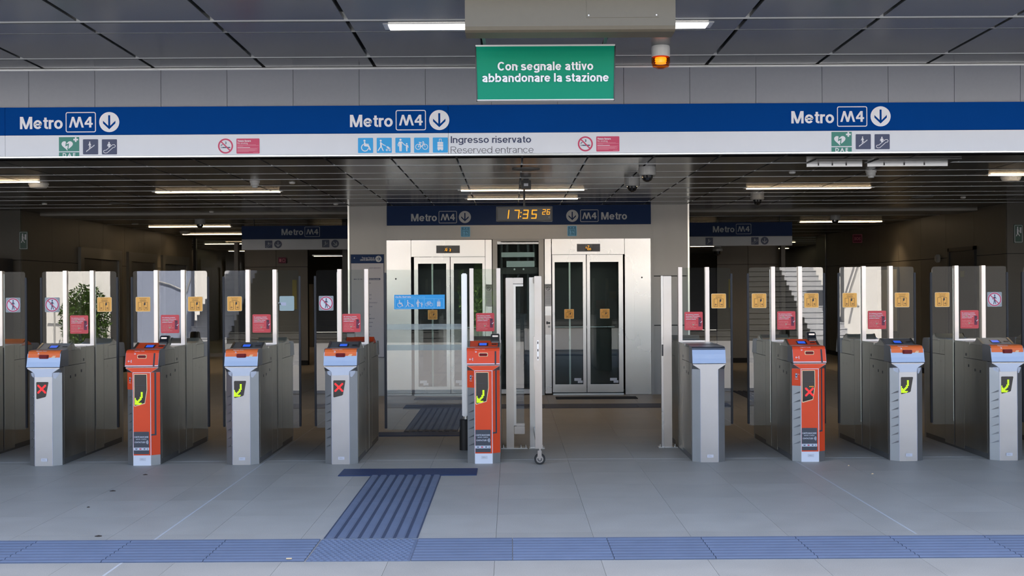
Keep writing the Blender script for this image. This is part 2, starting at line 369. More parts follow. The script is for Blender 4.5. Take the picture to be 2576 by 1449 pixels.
def ic_stairs(c='white', k=2):
    st_ = []; x, y = -.58, -.62
    pts = [(x, y)]
    for i in range(7): pts += [(x + .08, y), (x + .08, y + .12)]; x += .16; y += .12; pts.append((x, y))
    return [(c, k, line(pts, .08, False) + disc(-.1, .62, .08, 12) + line([(-.1, .46), (-.1, .12)], .15) + line([(-.1, .12), (-.16, -.18)], .09) + line([(-.1, .12), (.04, -.04)], .09) + line([(-.16, .44), (-.28, .2)], .06) + line([(-.04, .44), (.06, .2)], .06))]
def ic_esc(c='white', k=2):
    return [(c, k, disc(-.04, .56, .1, 12) + line([(-.04, .34), (-.04, .05)], .26) + line([(-.2, .36), (-.26, .1)], .07) + line([(.12, .36), (.2, .16)], .07)
             + line([(-.74, -.48), (-.44, -.44), (.4, .26), (.66, .3), (.8, .12), (.7, -.06), (.5, -.08), (-.3, -.78), (-.6, -.82), (-.78, -.68), (-.74, -.48)], .07))]
def ic_walk(c='navy', k=3):
    return [(c, k, disc(.02, .56, .11, 12) + line([(.02, .32), (-.02, -.06)], .2) + line([(-.02, -.06), (-.06, -.4), (-.12, -.62)], .11) + line([(0, -.06), (.12, -.36), (.16, -.6)], .11) + line([(-.06, .34), (-.26, .12), (-.24, .0)], .07) + line([(.1, .34), (.24, .1)], .07))]
def arrow_down(c='navy', k=2):
    return [(c, k, rect(-.1, -.55, .1, .68) + [[(0, -.72), (.62, -.12), (.62, .14), (.0, -.46), (-.62, .14), (-.62, -.12)]])]
def rot(items, a):
    ca, sa = math.cos(a), math.sin(a)
    return [(c, k, [[(x * ca - y * sa, x * sa + y * ca) for x, y in p] for p in ps]) for c, k, ps in items]
def m4_glyph(c, k, s, ox, oy):   # zoom pixels of the printed mark, centred on its box
    z = 1 / 9.54
    def q(pts): return [((x - 1559) * z * s + ox, -(y - 358) * z * s + oy) for x, y in pts]
    P = [q(p) for p in ([(1275, 485), (1325, 485), (1397, 228), (1347, 228)], [(1347, 228), (1397, 228), (1480, 485), (1425, 485)], [(1425, 485), (1480, 485), (1555, 228), (1500, 228)],
                        [(1500, 228), (1555, 228), (1632, 485), (1580, 485)], [(1758, 228), (1812, 228), (1812, 485), (1758, 485)], [(1650, 375), (1845, 375), (1845, 420), (1650, 420)], [(1650, 375), (1700, 380), (1790, 262), (1758, 228)])]
    return [(c, k, P + rframe(ox - 38 * s, oy - 25.5 * s, ox + 38 * s, oy + 25.5 * s, 5 * s, 2.2 * s))]
def metro_set(s, c='white', bg='band', mirror=False, arrow=True):
    """lettering in sign pixels (s = metres per pixel), origin at the arrow disc"""
    it = []
    if not mirror:
        it += m4_glyph(c, 1, s, -71.5 * s, 0)
        it.append((c, 1, gtxt('Metro', -224.5 * s, -16.5 * s, 30.8 * s, 107.5 * s)))
    else:
        it += m4_glyph(c, 1, s, 71.5 * s, 0)
        it.append((c, 1, gtxt('Metro', 121 * s, -16.5 * s, 30.8 * s, 107.5 * s)))
    if arrow:
        it.append((c, 1, disc(0, 0, 25.3 * s, 32))); it += T(arrow_down(bg, 2), 25.3 * s)
    return it
def put_metro(items, parent, loc):
    flat('line_badge', items[:1], parent, loc); flat('lettering', items[1:2], parent, loc)
    if len(items) > 2: flat('arrow_disc', items[2:], parent, loc)
def sq(icon, bg, s, r=.1): return [(bg, 1, rrect(-s, -s, s, s, r * s))] + T(icon, s)

# ================================================================== THE SETTING
FD = 10.70                      # fascia plane
# floor slab and stone tiles
fl = st('floor', MB().box(-12, 12, 5.0, 46, -.25, -.012), grout_m)
tile_me = MB().box(-.2991, .2991, -.2991, .2991, -.03, 0).mesh('floor_tile', floor_m, 0)
for i in range(-8, 9):
    for j in range(17):
        link('floor_tile', tile_me, fl, (-.4 + i * .6 - .1 + .1, 5.9 + j * .6, 0))
rest = MB()
for j in range(0, 50):
    y = 5.9 + j * .6
    for i in range(-18, 19):
        if j < 17 and -8 <= i <= 8: continue
        x = -.4 + i * .6; rest.box(x - .2985, x + .2985, y - .2985, y + .2985, -.03, 0)
put('paving_beyond', rest, floor_m, fl, kind='stuff')
put('expansion_joint', MB().box(-2.207, -2.193, 5.2, 17, -.02, .0008), grout_l, fl)
put('expansion_joint', MB().box(2.493, 2.507, 7.3, 17, -.02, .0008), grout_l, fl)
put('expansion_joint', MB().box(-9, 9, 10.578, 10.592, -.02, .0008), grout_l, fl)
st('ground_outside', MB().box(-45, 45, -45, 5.0, -.3, -.001), conc)

groove_m = M('tactile_groove', (.055, .068, .105), .7, noise=.12)
# tactile paving: cross band, path and stop bars
def ribbed(w, l, n, along_x, m_, name='paving_tile'):
    mb = MB().box(-w / 2, w / 2, -l / 2, l / 2, -.01, .0035)
    for k in range(n):
        if along_x: p = l / n; y = -l / 2 + p * (k + .5); mb.prism_x([(y - p * .36, .0035), (y - p * .26, .0105), (y + p * .26, .0105), (y + p * .36, .0035)], -w / 2, w / 2)
        else: p = w / n; x = -w / 2 + p * (k + .5); mb.prism_y([(x - p * .36, .0035), (x - p * .26, .0105), (x + p * .26, .0105), (x + p * .36, .0035)], -l / 2, l / 2)
    me = mb.mesh(name, m_); me.materials.append(groove_m)
    for p in me.polygons:
        if p.normal.z > .9 and p.center.z < .006: p.material_index = 1
    return me
band = thing('tactile_paving', 'blue ribbed tactile band running across the whole floor at the front', 'tactile paving', (0, 6.93, 0))
rb = ribbed(.57, .58, 8, True, tact_m)
y_b = 6.93
x = -1.17 - .289
while x > -4.2: link('paving_tile', rb, band, (x, 0, 0)); x -= .574
x = -.575 + .289
while x < 4.2: link('paving_tile', rb, band, (x, 0, 0)); x += .574
path = thing('tactile_path', 'blue striped tactile path leading from the cross band to the gates', 'tactile paving', (-.87, 8.4, 0))
kb = MB().box(-.295, .295, -.29, .29, -.01, .003)
for a in range(16):
    for b_ in range(14):
        u = -.28 + a * .0365 + (.018 if b_ % 2 else 0); v = -.275 + b_ * .0415
        if u < .28: kb.loft([[(u - .013, v - .01, .003), (u + .013, v - .01, .003), (u + .013, v + .01, .003), (u - .013, v + .01, .003)], [(u - .008, v - .006, .0085), (u + .008, v - .006, .0085), (u + .008, v + .006, .0085), (u - .008, v + .006, .0085)]])
put('studded_tile', kb, tact_m, path, loc=(0, 6.93 - 8.4, 0))
pt = ribbed(.58, .604, 8, False, tact_m)
for k in range(4): link('paving_tile', pt, path, (0, 7.24 + .306 + k * .61 - 8.4, 0))
bar = put('tactile_stop_bar', MB().box(-.57, .57, -.18, .18, -.01, .007), tact_n, loc=(-.86, 9.86, 0), bevel=.002)
tag(bar, 'navy blue tactile stop bar on the floor in front of the gates', 'tactile paving')
bar = put('tactile_stop_bar', MB().box(-.62, .62, -.16, .16, -.01, .007), tact_n, loc=(-.86, 12.45, 0), bevel=.002)
tag(bar, 'navy tactile stop bar on the floor behind the glass gates', 'tactile paving')
p2 = thing('tactile_path', 'dark striped tactile path on the floor between the gates and left lift', 'tactile paving', (-.87, 13.8, 0))
pt2 = ribbed(.58, .60, 8, False, tact_d)
for k in range(4): link('paving_tile', pt2, p2, (0, 12.93 + k * .605 - 13.8, 0))
b2 = thing('tactile_paving', 'dark tactile band running sideways on the floor before the lifts', 'tactile paving', (0, 15.33, 0))
rb2 = ribbed(.6, .5, 7, True, tact_d)
for k in range(7): link('paving_tile', rb2, b2, (-1.09 + k * .605, 0, 0))
for nm, xa, xb in (('left', -1.35, -.35), ('right', .62, 1.75)):
    m_ = put('door_mat', MB().box(xa, xb, 16.3, 16.6, 0, .012), M('dark_mat', (.03, .03, .032), .9), bevel=.003)
    tag(m_, f'dark floor strip in front of the {nm} lift doors', 'mat')
p3 = thing('tactile_path', 'dark striped tactile path on the floor right of the lift block', 'tactile paving', (3.55, 15.9, 0))
for k in range(4): link('paving_tile', pt2, p3, (0, -.6 + k * .605, 0))

# ceilings
oc = st('ceiling', MB().box(-12, 12, 7.85, FD + .02, 3.62, 3.9), plenum)
rows = [(5.25, 6.05, 0), (6.10, 7.12, 1), (7.17, 7.48, 0), (7.54, 8.80, 1), (8.895, 9.215, 0), (9.245, 10.24, 1), (10.29, 10.66, 0)]
rows = [ (7.86, 8.81), (8.885, 9.222), (9.25, 10.205), (10.275, 10.66)]
for y0, y1 in rows:
    key = ('oc', round(y1 - y0, 3))
    for i in range(-5, 6):
        xm = -.22 + i + .5
        cput(key, 'ceiling_panel', lambda: MB().box(-.485, .485, -(y1 - y0) / 2, (y1 - y0) / 2, 0, .03), ceil_m, oc, .002, (xm, (y0 + y1) / 2, 3.55))
for y in (8.85, 10.24): put('edge_profile', MB().box(-6, 6, y + .006, y + .022, 3.552, 3.62), prof_m, oc)
for y in (9.236,): put('edge_profile', MB().box(-6, 6, y + .003, y + .008, 3.552, 3.62), alu, oc)
ic_ = st('ceiling_inner', MB().box(-9.3, 9.3, FD, 45, 2.80, 3.0), plenum)
irows = []; b0 = 10.76
seq = [10.76, 11.46, 12.23, 12.85, 13.64, 14.24, 15.03, 15.63, 16.42, 17.02]
gap = {11.46: .05, 12.85: .05, 14.24: .05, 15.63: .05, 17.02: .05}
for a, b_ in zip(seq[:-1], seq[1:]):
    y0 = a + gap.get(a, .014) / 2; y1 = b_ - gap.get(b_, .014) / 2
    for i in range(-14, 15):
        xm = -.19 + i * .605
        cput(('ic', round(y1 - y0, 3)), 'ceiling_panel', lambda: MB().box(-.294, .294, -(y1 - y0) / 2, (y1 - y0) / 2, 0, .025), ceil_i, ic_, .0015, (xm, (y0 + y1) / 2, 2.74))
for y in gap: put('edge_profile', MB().box(-8.5, 8.5, y + .005, y + .02, 2.7365, 2.80), prof_m, ic_)
for y in (12.23, 13.64, 15.03, 16.42): put('edge_profile', MB().box(-8.5, 8.5, y - .001, y + .004, 2.7385, 2.80), alu, ic_)
far = MB(); edges = MB()
y = 17.08; k = 0
while y < 42:
    dpt = .77 if k % 2 == 0 else .60
    for i in range(-14, 15):
        xm = -.19 + i * .605
        far.box(xm - .2985, xm + .2985, y, y + dpt, 2.74, 2.765)
    if k % 2: edges.box(-8.6, 8.6, y + dpt + .012, y + dpt + .024, 2.737, 2.80)
    y += dpt + (.014 if k % 2 == 0 else .05); k += 1
put('ceiling_panels_beyond', far, ceil_i, ic_, kind='stuff'); put('edge_profiles_beyond', edges, prof_m, ic_, kind='stuff')
for k in range(-3, 4):   # outer rows beyond the 23 columns
    pass
sf = MB().box(-7.3, -2.36, 18.3, 19.15, 2.705, 2.745).box(2.6, 7.25, 18.3, 19.15, 2.705, 2.745)
st('trim_1', MB().box(-7.3, -2.36, 18.3, 19.15, 2.705, 2.745), wall_m); st('trim_2', MB().box(2.6, 7.25, 18.3, 19.15, 2.705, 2.745), wall_m)
# fascia wall over the gates
wf = st('wall_front', MB().box(-12, 12, FD + .03, FD + .20, 2.74, 3.9), plenum)
clad = MB().box(-.2985, .2985, 0, .03, 0, .352).mesh('cladding_panel', clad_m, .0015)
for i in range(-7, 16): link('cladding_panel', clad, wf, (-4.365 + i * .6 + .3 - .3 + .3, FD, 3.19))
put('edge_profile', MB().box(-12, 12, FD - .012, FD, 3.532, 3.55), alu, wf)
# roof above (keeps the sun out) and the outer side walls
st('roof', MB().box(-12, 12, 7.85, 46, 3.92, 4.3), conc)
st('wall_left', MB().box(-9.4, -9.2, FD, 18, 0, 3), wall_m); st('wall_right', MB().box(9.2, 9.4, FD, 18, 0, 3), wall_m)
st('wall_left_outside', MB().box(-12.2, -12, 5, FD, 0, 4), wall_m); st('wall_right_outside', MB().box(12, 12.2, 5, FD, 0, 4), wall_m)
st('wall_left_front', MB().box(-12, -9.2, FD + .2, FD + .4, 0, 3), wall_m); st('wall_right_front', MB().box(9.2, 12, FD + .2, FD + .4, 0, 3), wall_m)
dark_wall = M('cladding_shade_in_colour', (.09, .082, .07), .5, noise=.06, nscale=6)  # darker copy of the cladding, with deep shade put into its colour
def clad_wall(name, facing, a0, a1, pos, m_, step=1.2, z1=2.74):
    """a wall of separate cladding panels on a dark backing; facing 'y' faces the camera at depth pos, 'x+' / 'x-' a side wall"""
    lo, hi = min(a0, a1), max(a0, a1)
    if facing == 'y': w = st(name, MB().box(lo + .012, hi - .012, pos + .02, pos + .2, 0, 2.80), plenum)
    else:
        s = 1 if facing == 'x+' else -1
        w = st(name, MB().box(pos - s * .02, pos - s * .2, lo, hi, 0, 2.80), plenum)
    n = max(1, round((hi - lo) / step)); p = (hi - lo) / n
    for k in range(n):
        c = lo + p * (k + .5)
        for zz0, zz1 in ((.1, 2.0), (2.01, z1)):
            if facing == 'y': put('cladding_panel', MB().box(c - p / 2 + .004, c + p / 2 - .004, pos, pos + .02, zz0, zz1), m_, w)
            else: put('cladding_panel', MB().box(pos, pos - (1 if facing == 'x+' else -1) * .02, c - p / 2 + .004, c + p / 2 - .004, zz0, zz1), m_, w)
    return w
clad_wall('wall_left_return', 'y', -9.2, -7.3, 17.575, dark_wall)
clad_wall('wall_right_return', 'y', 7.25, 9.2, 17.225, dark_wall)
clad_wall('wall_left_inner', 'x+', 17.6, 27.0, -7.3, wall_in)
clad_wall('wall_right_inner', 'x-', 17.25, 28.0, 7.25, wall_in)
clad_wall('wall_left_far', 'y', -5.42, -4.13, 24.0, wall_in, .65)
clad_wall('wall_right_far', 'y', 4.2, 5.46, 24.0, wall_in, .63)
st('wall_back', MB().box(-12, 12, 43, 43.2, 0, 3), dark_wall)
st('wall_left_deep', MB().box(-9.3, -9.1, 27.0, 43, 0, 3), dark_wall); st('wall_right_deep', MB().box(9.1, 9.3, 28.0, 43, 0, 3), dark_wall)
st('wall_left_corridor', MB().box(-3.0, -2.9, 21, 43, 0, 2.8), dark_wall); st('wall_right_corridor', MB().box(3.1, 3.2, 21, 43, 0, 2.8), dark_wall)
for nm, xa, xb in (('window_2', -7.28, -6.0), ('window_3', 5.9, 7.3)):
    g = st(nm, MB().box(xa, xb, 27.1, 27.13, .1, 2.7), glass_l)
    put('window_frame', MB().box(xa, xa + .06, 27.05, 27.15, 0, 2.74), black_pl, g); put('window_frame', MB().box(xb - .06, xb, 27.05, 27.15, 0, 2.74), black_pl, g)
dark_steel_c = M('column_dark_steel', (.10, .10, .10), .5, .5)
for nm, xa in (('column_left', -5.52), ('column_right', 5.48)):
    c_ = put('metal_column', MB().box(xa - .04, xa + .04, 23.7, 23.85, 0, 2.5), dark_steel_c, bevel=.005)
    tag(c_, 'slim steel upright at the edge of the far ' + nm.split('_')[1] + ' passage wall', 'column')

# ================================================================== LIFT BLOCK (d = 17)
LD = 17.0
def X7(px, py=800): return WX(px, py, LD)
def Z7(py, px=1285): return WZ(px, py, LD)
xl0, xl1, xr0, xr1 = X7(878), X7(970), X7(1643), X7(1733)
lw = st('wall_lifts', MB().box(xl0 + .05, xl1, LD + .03, LD + 4, 0, 2.80).box(xr0, xr1 - .05, LD + .03, LD + 4, 0, 2.80).box(xl1, xr0, LD + .9, LD + 4, 0, 2.80).box(xl1, xr0, LD + .05, LD + .9, 2.30, 2.80), plenum)
sideL = put('side_panel', MB().box(xl0, xl0 + .03, LD + .03, LD + 4, .0, 2.74), wall_m, lw); put('side_panel', MB().box(xr1 - .03, xr1, LD + .03, LD + 4, 0, 2.74), wall_m, lw)
for xa, xb in ((xl0, xl1), (xr0, xr1)):
    for za, zb in ((0.0, .99), (1.0, 1.70), (1.71, 2.74)):
        put('cladding_panel', MB().box(xa + .002, xb - .002, LD, LD + .03, za, zb - .003), wall_lift, lw, .001)
for k, xx in enumerate((xl0, xr1)): st(f'trim_{3+k}', MB().box(xx - .012, xx + .012, LD - .008, LD + .02, 0, 2.74), M('bright_trim', (.8, .78, .72), .3, 1))
for k, xx in enumerate((xl1 + .01, xr0 - .01)): st(f'trim_{5+k}', MB().box(xx - .02, xx + .02, LD - .03, LD + .02, 0, 2.74), wall_lift)
# header sign over lifts
hs = thing('lift_header_sign', 'dark blue and grey sign band above the two lifts', 'sign', (0, LD - .05, 2.3))
zt, zm, zb = Z7(517), Z7(566), Z7(602)
put('blue_band', MB().box(xl1 + .03, xr0 - .03, 0, .05, zm - 2.3, zt - 2.3), dark_blue_band, hs)
put('lower_band', MB().box(xl1 + .03, xr0 - .03, 0, .05, zb - 2.3, zm - 2.303), wall_lift, hs)
s7 = 1 / 277.2 * .985
def at7(px, py): p = W(px, py, LD - .05); return (p.x, -.002, p.z - 2.3)
C['band7'] = dark_blue_band
ltg = M('lettering_grey', (.45, .48, .52), .5); C['ltg'] = ltg
put_metro(metro_set(15.2 / 25.3 / 174.5, 'ltg', 'band7'), hs, at7(1169.5, 546))
put_metro(metro_set(15.2 / 25.3 / 174.5, 'ltg', 'band7', True), hs, at7(1439.5, 543))
def ic_lift():
    up = [('ltblue', 2, rect(-.04, .55, .04, .8) + [[(-.14, .68), (0, .86), (.14, .68)]])]
    it = T(up, 1, -.3, 0) + T(rot([('ltblue', 2, rect(-.04, -.12, .04, .12) + [[(-.14, 0), (0, .18), (.14, 0)]])], PI), 1, .32, .7)
    it += [('ltblue', 2, rframe(-.68, -.82, .68, .36, .04, .07) + disc(-.32, .14, .08, 10) + [[(-.44, .0), (-.2, .0), (-.24, -.7), (-.4, -.7)]])]
    return it + T(ic_wheel('ltblue'), .42, .22, -.26)
C['teal'] = M('print_teal', (.02, .18, .34), .4)
for px, py in ((1171, 583), (1439, 581)): flat('lift_pictogram', [('ltblue', 1, rrect(-.066, -.074, .066, .074, .01))] + T([('teal', 1.5, rrect(-.95, -.95, .95, .95, .06))] + ic_lift(), .062, sy=.07), hs, at7(px, py))

def lift(nm, xp0, xp1, side, jamb, door, glassx, header, ind, ztop, zhead, gtop, gbot, zbot, label, code):
    t = thing('lift_entrance', label, 'lift', (0, LD, 0))
    put('header_panel', MB().box(X7(header[0]), X7(header[1]), -.035, .04, Z7(zhead), Z7(ztop)), steel_lift, t, .003)
    put('side_panel', MB().box(X7(side[0]), X7(side[1]), -.035, .04, Z7(993), Z7(ztop)), steel_lift, t, .003)
    sp = put('service_hatch', MB().box(X7(side[2]), X7(side[3]), -.041, -.035, Z7(side[5]), Z7(side[4])), steel_lift, t, .0015)
    put('lock', MB().lathe((X7((side[2] + side[3]) / 2), -.041, Z7(700)), [(.012, 0), (.012, -.004)], 10, 'y'), black_pl, sp)
    put('jamb', MB().box(X7(jamb[0]), X7(jamb[1]), -.035, .04, Z7(990), Z7(ztop)), steel_lift, t, .003)
    for (da, db), (ga, gb) in zip(door, glassx):
        leaf_ = MB().box(X7(da), X7(ga), .02, .06, Z7(zbot), Z7(zhead) - .004).box(X7(gb), X7(db), .02, .06, Z7(zbot), Z7(zhead) - .004)
        leaf_.box(X7(ga), X7(gb), .02, .06, Z7(gtop), Z7(zhead) - .004).box(X7(ga), X7(gb), .02, .06, Z7(zbot), Z7(gbot))
        L = put('door_leaf', leaf_, steel_lift, t)
        put('glass_pane', MB().box(X7(ga), X7(gb), .035, .045, Z7(gbot), Z7(gtop)), glass_l, L)
        flat('floor_sticker', [('paper', 1, rect(-.05, -.02, .05, .02)), ('paper', 1, rect(.0, -.05, .07, -.015))], L, (X7(ga + 12 if code == 0 else gb - 14), .03, Z7(gbot - 12)))
    put('threshold', MB().box(X7(door[0][0]), X7(door[1][1]), -.05, .10, 0.0, .022), M('alu_sill', (.55, .55, .53), .4, .9), t)
    i_ = put('floor_indicator', MB().box(X7(ind[0]), X7(ind[1]), -.045, -.035, Z7(ind[3]), Z7(ind[2])), M('indicator_grey', (.09, .09, .10), .35), t)
    cx, cz = X7((ind[0] + ind[1]) / 2), Z7((ind[2] + ind[3]) / 2)
    scr = [('screen', 1, rect(-.055, -.045, .055, .045))]
    if code == 0: scr += [('led_a', 2, line([(-.045, -.022), (-.03, -.0), (-.02, -.025), (-.012, .0)], .007) + line([(-.04, .008), (-.012, .018)], .006) + line([(.02, -.025), (.04, -.025), (.028, -.01), (.042, .0), (.024, .008)], .007))]
    else: scr += [('led_a', 2, line([(-.012, .028), (.008, .028), (.002, .01), (-.01, .004)], .006) + ring(-.004, -.02, .012, .006, 12) + ring(.022, -.02, .012, .006, 12) + line([(-.04, -.005), (-.022, -.005)], .006) + line([(-.04, .008), (-.026, .012)], .006))]
    flat('indicator_display', scr, i_, (cx, -.046, cz))
    # car interior
    xa, xb = X7(door[0][0]), X7(door[1][1])
    put('car_interior', MB().box(xa, xb, .82, .86, 0, 2.2).box(xa, xa + .02, .1, .82, 0, 2.2).box(xb - .02, xb, .1, .82, 0, 2.2).box(xa, xb, .1, .82, 2.17, 2.2).box(xa, xb, .06, .82, .0, .03), M('car_lining', (.07, .072, .07), .4, .4, noise=.1), t)
    put('handrail', MB().tube((xa + .06, .76, .95), (xb - .06, .76, .95), .02), steel, t)
    put('car_post', MB().box((xa * .75 + xb * .25) - .012, (xa * .75 + xb * .25) + .012, .12, .15, .05, 2.1), steel, t)
    return t
ll = lift('left', 972, 1240, (974, 1035, 978, 1016, 660, 907), (1222, 1238), ((1042, 1132), (1134, 1221)), ((1052, 1123), (1142, 1214)), (1036, 1221), (1099, 1158, 617, 636), 603, 645, 662, 972, 989,
          'stainless steel lift entrance with glazed doors behind the wide glass wing, left of the two', 0)
lr = lift('right', 1370, 1640, (1572, 1637, 1595, 1634, 656, 900), (1371, 1387), ((1390, 1475), (1477, 1568)), ((1396, 1467), (1485, 1557)), (1389, 1571), (1452, 1510, 615, 634), 602, 641, 660, 968, 988,
          'stainless steel lift entrance seen through the open wide passage, right of the two', 1)
def yellow_sticker(s):
    it = [('cream', 1, rrect(-1, -1, 1, 1, .14)), ('yellow', 2, rrect(-.95, -.95, .95, .95, .12))]
    it.append(('brown', 3, rframe(-.66, -.78, -.12, .3, .04, .045) + rframe(.1, -.78, .64, .3, .04, .045) + line([(-.5, -.5), (-.26, -.5)], .06) + line([(-.4, -.4), (-.5, -.5), (-.4, -.6)], .06) + line([(.24, -.5), (.5, -.5)], .06) + line([(.4, -.4), (.5, -.5), (.4, -.6)], .06)))
    it.append(('black', 3, [[(.1, .0), (.22, .2), (.36, .12), (.34, -.06), (.18, -.16)]] + line([(.2, .1), (.3, .26)], .1)))
    it.append(('brown', 3, txt('NON APPOGGIARSI', 0, .74, .09, 1.0, 'c', .01) + txt('alle porte', 0, .6, .09, .7, 'c', .01) + rect(-.45, .48, .45, .52) + rect(-.35, .39, .35, .43)))
    return T(it, s)
for t_, px, py in ((ll, 1088, 792), (lr, 1432, 790), (lr, 1522, 789)):
    p = W(px, py, LD); flat('door_sticker', yellow_sticker(.07), t_, (p.x, .030, p.z), key='lift_sticker')
def lift_notice():
    it = [('paper', 1, rect(-.045, -.16, .045, .16)), ('grey', 2, rect(-.045, .10, .045, .16)), ('black', 3, txt('CARTELLO', 0, .128, .014, .075, 'c', .02) + ring(0, .09, .026, .006, 18) + seg((-.018, .108), (.018, .072), .006) if False else txt('CARTELLO', 0, .135, .014, .075, 'c', .02) + ring(0, .095, .024, .006, 18))]
    it.append(('black', 4, [seg((-.017, .112), (.017, .078), .006)])); it.append(('grey', 2, [rect(-.038, z, .038, z + .006)[0] for z in [(.05 - i * .016) for i in range(12)]]))
    return it
flat('notice', lift_notice(), ll, (X7(1230), -.037, Z7(743))); flat('notice', lift_notice(), lr, (X7(1379), -.037, Z7(743)))
cp = put('call_panel', MB().box(X7(1371), X7(1386), -.042, -.035, Z7(842), Z7(794)), steel_post, lr, .002)
put('call_button', MB().lathe((X7(1381), -.042, Z7(813)), [(.016, 0), (.014, -.006)], 14, 'y'), black_pl, cp)
put('call_button', MB().lathe((X7(1381), -.042, Z7(822)), [(.016, 0), (.014, -.006)], 14, 'y'), grey_pl, cp)
put('key_switch', MB().box(X7(1374), X7(1378), -.045, -.042, Z7(816), Z7(809)), black_pl, cp)
# glazed strip between the lifts
w1 = st('window_1', MB().box(X7(1252), X7(1356), LD + .0, LD + .012, Z7(980), Z7(607)), glass_l)
put('window_frame', MB().box(X7(1240), X7(1252), LD - .03, LD + .04, 0, Z7(602)), wall_lift, w1)
put('window_frame', MB().box(X7(1356), X7(1369), LD - .03, LD + .04, 0, Z7(602)), wall_lift, w1)
put('window_frame', MB().box(X7(1252), X7(1356), LD - .03, LD + .04, Z7(607), Z7(602)), wall_lift, w1)
put('window_sill', MB().box(X7(1252), X7(1356), LD - .03, LD + .04, Z7(990), Z7(979)), white_pl, w1)
lm = thing('lift_shaft_steelwork', 'dark steel guide rails, cross beam and pale reflection bars behind glass between the two lifts', 'lift machinery', (0, LD, 0))
for px in (1262, 1277, 1305, 1330, 1346): put('guide_rail', MB().box(X7(px - 3), X7(px + 3), .3, .36, 0, 2.25), M('rail_dark', (.05, .055, .06), .35, .8), lm)
put('beam_and_reflection_bar', MB().box(X7(1252), X7(1356), .16, .26, Z7(689), Z7(672)), black_pl, lm)
put('beam_and_reflection_bar', MB().box(X7(1262), X7(1346), .16, .22, Z7(646), Z7(634)), M('reflection_bar', (.4, .43, .46), .3, .8), lm)  # pale bar painted as a bluish reflection in the glass, not steelwork
put('beam_and_reflection_bar', MB().box(X7(1275), X7(1346), .18, .22, Z7(671), Z7(656)), M('reflection_bar', (.4, .43, .46), .3, .8), lm)  # second painted reflection, below the first
put('machine_cover', MB().box(X7(1298), X7(1325), .12, .25, Z7(880), Z7(790)), M('cover_navy', (.02, .03, .06), .3), lm)
for px in (1295, 1318): put('bolt', MB().lathe((X7(px), .155, Z7(677)), [(.014, 0), (.014, -.01)], 8, 'y'), alu, lm)
put('back_plate', MB().box(X7(1252), X7(1356), .80, .84, 0, 2.3), M('shaft_back', (.035, .038, .04), .5), lm)

# line map panel on the lift block
mp_ = thing('line_map_panel', 'tall grey line map panel with navy header on the wall left of the lifts', 'sign', (X7(925), LD - .035, 0))
def m7(px, py): p = W(px, py, LD - .04); return p.x - mp_.location.x, p.z
(ax, az), (bx_, bz) = m7(883, 641), m7(966, 898)
put('frame', MB().box(ax - .008, bx_ + .008, -.0, .035, bz - .008, az + .006), M('panel_frame', (.02, .03, .07), .4), mp_)
put('board', MB().box(ax, bx_, -.004, 0, bz, az - .125), M('panel_board', (.43, .42, .46), .4), mp_)
put('header', MB().box(ax, bx_, -.004, 0, az - .122, az), dark_blue_band, mp_)
it = [('ltg', 1, txt('Treni per Trains to', .105, az - .055, .023, .18, 'r', .02) + txt('LINATE AEROPORTO', .112, az - .085, .023, .21, 'r', .03) + txt('4', -.19, az - .055, .02, None, 'l', .03))]
flat('header_lettering', it, mp_, (0, -.005, 0))
flat('arrow_disc', [('ltg', 1, disc(.165, az - .061, .046, 24))] + T(rot(arrow_down('band7', 2), PI / 2), .040, .165, az - .061), mp_, (0, -.005, 0))
names = ['LINATE AEROPORTO', None, 'REPETTI', 'STAZIONE FORLANINI', 'ARGONNE', 'SUSA', 'DATEO', 'TRICOLORE', 'SAN BABILA', 'SFORZA-POLICLINICO', 'SANTA SOFIA', 'VETRA', 'DE AMICIS', "SANT'AMBROGIO", 'CONI ZUGNA', 'CALIFORNIA', 'BOLIVAR', 'TOLSTOJ']
it = []
for i, s_ in enumerate(names):
    if not s_: continue
    py = 675 if i == 0 else 703 + (i - 3) * 9.85 if i >= 3 else 693
    z = WZ(925, py, LD)
    if s_.startswith('STAZ'): it.append(('navy', 1, rrect(-.045, z - .009, .19, z + .018, .004))); it.append(('ltg', 2, txt(s_, -.035, z - .003, .014, .21, 'l', .02)))
    else: it.append(('navy', 1, txt(s_, -.035 if i else .03, z - .003, .013, None, 'l', .015)))
it.append(('navy', 1, txt('M4 S5 S6', -.19, WZ(925, 703, LD) - .003, .014, .12, 'l', .02)))
flat('station_names', it, mp_, (0, -.005, 0))

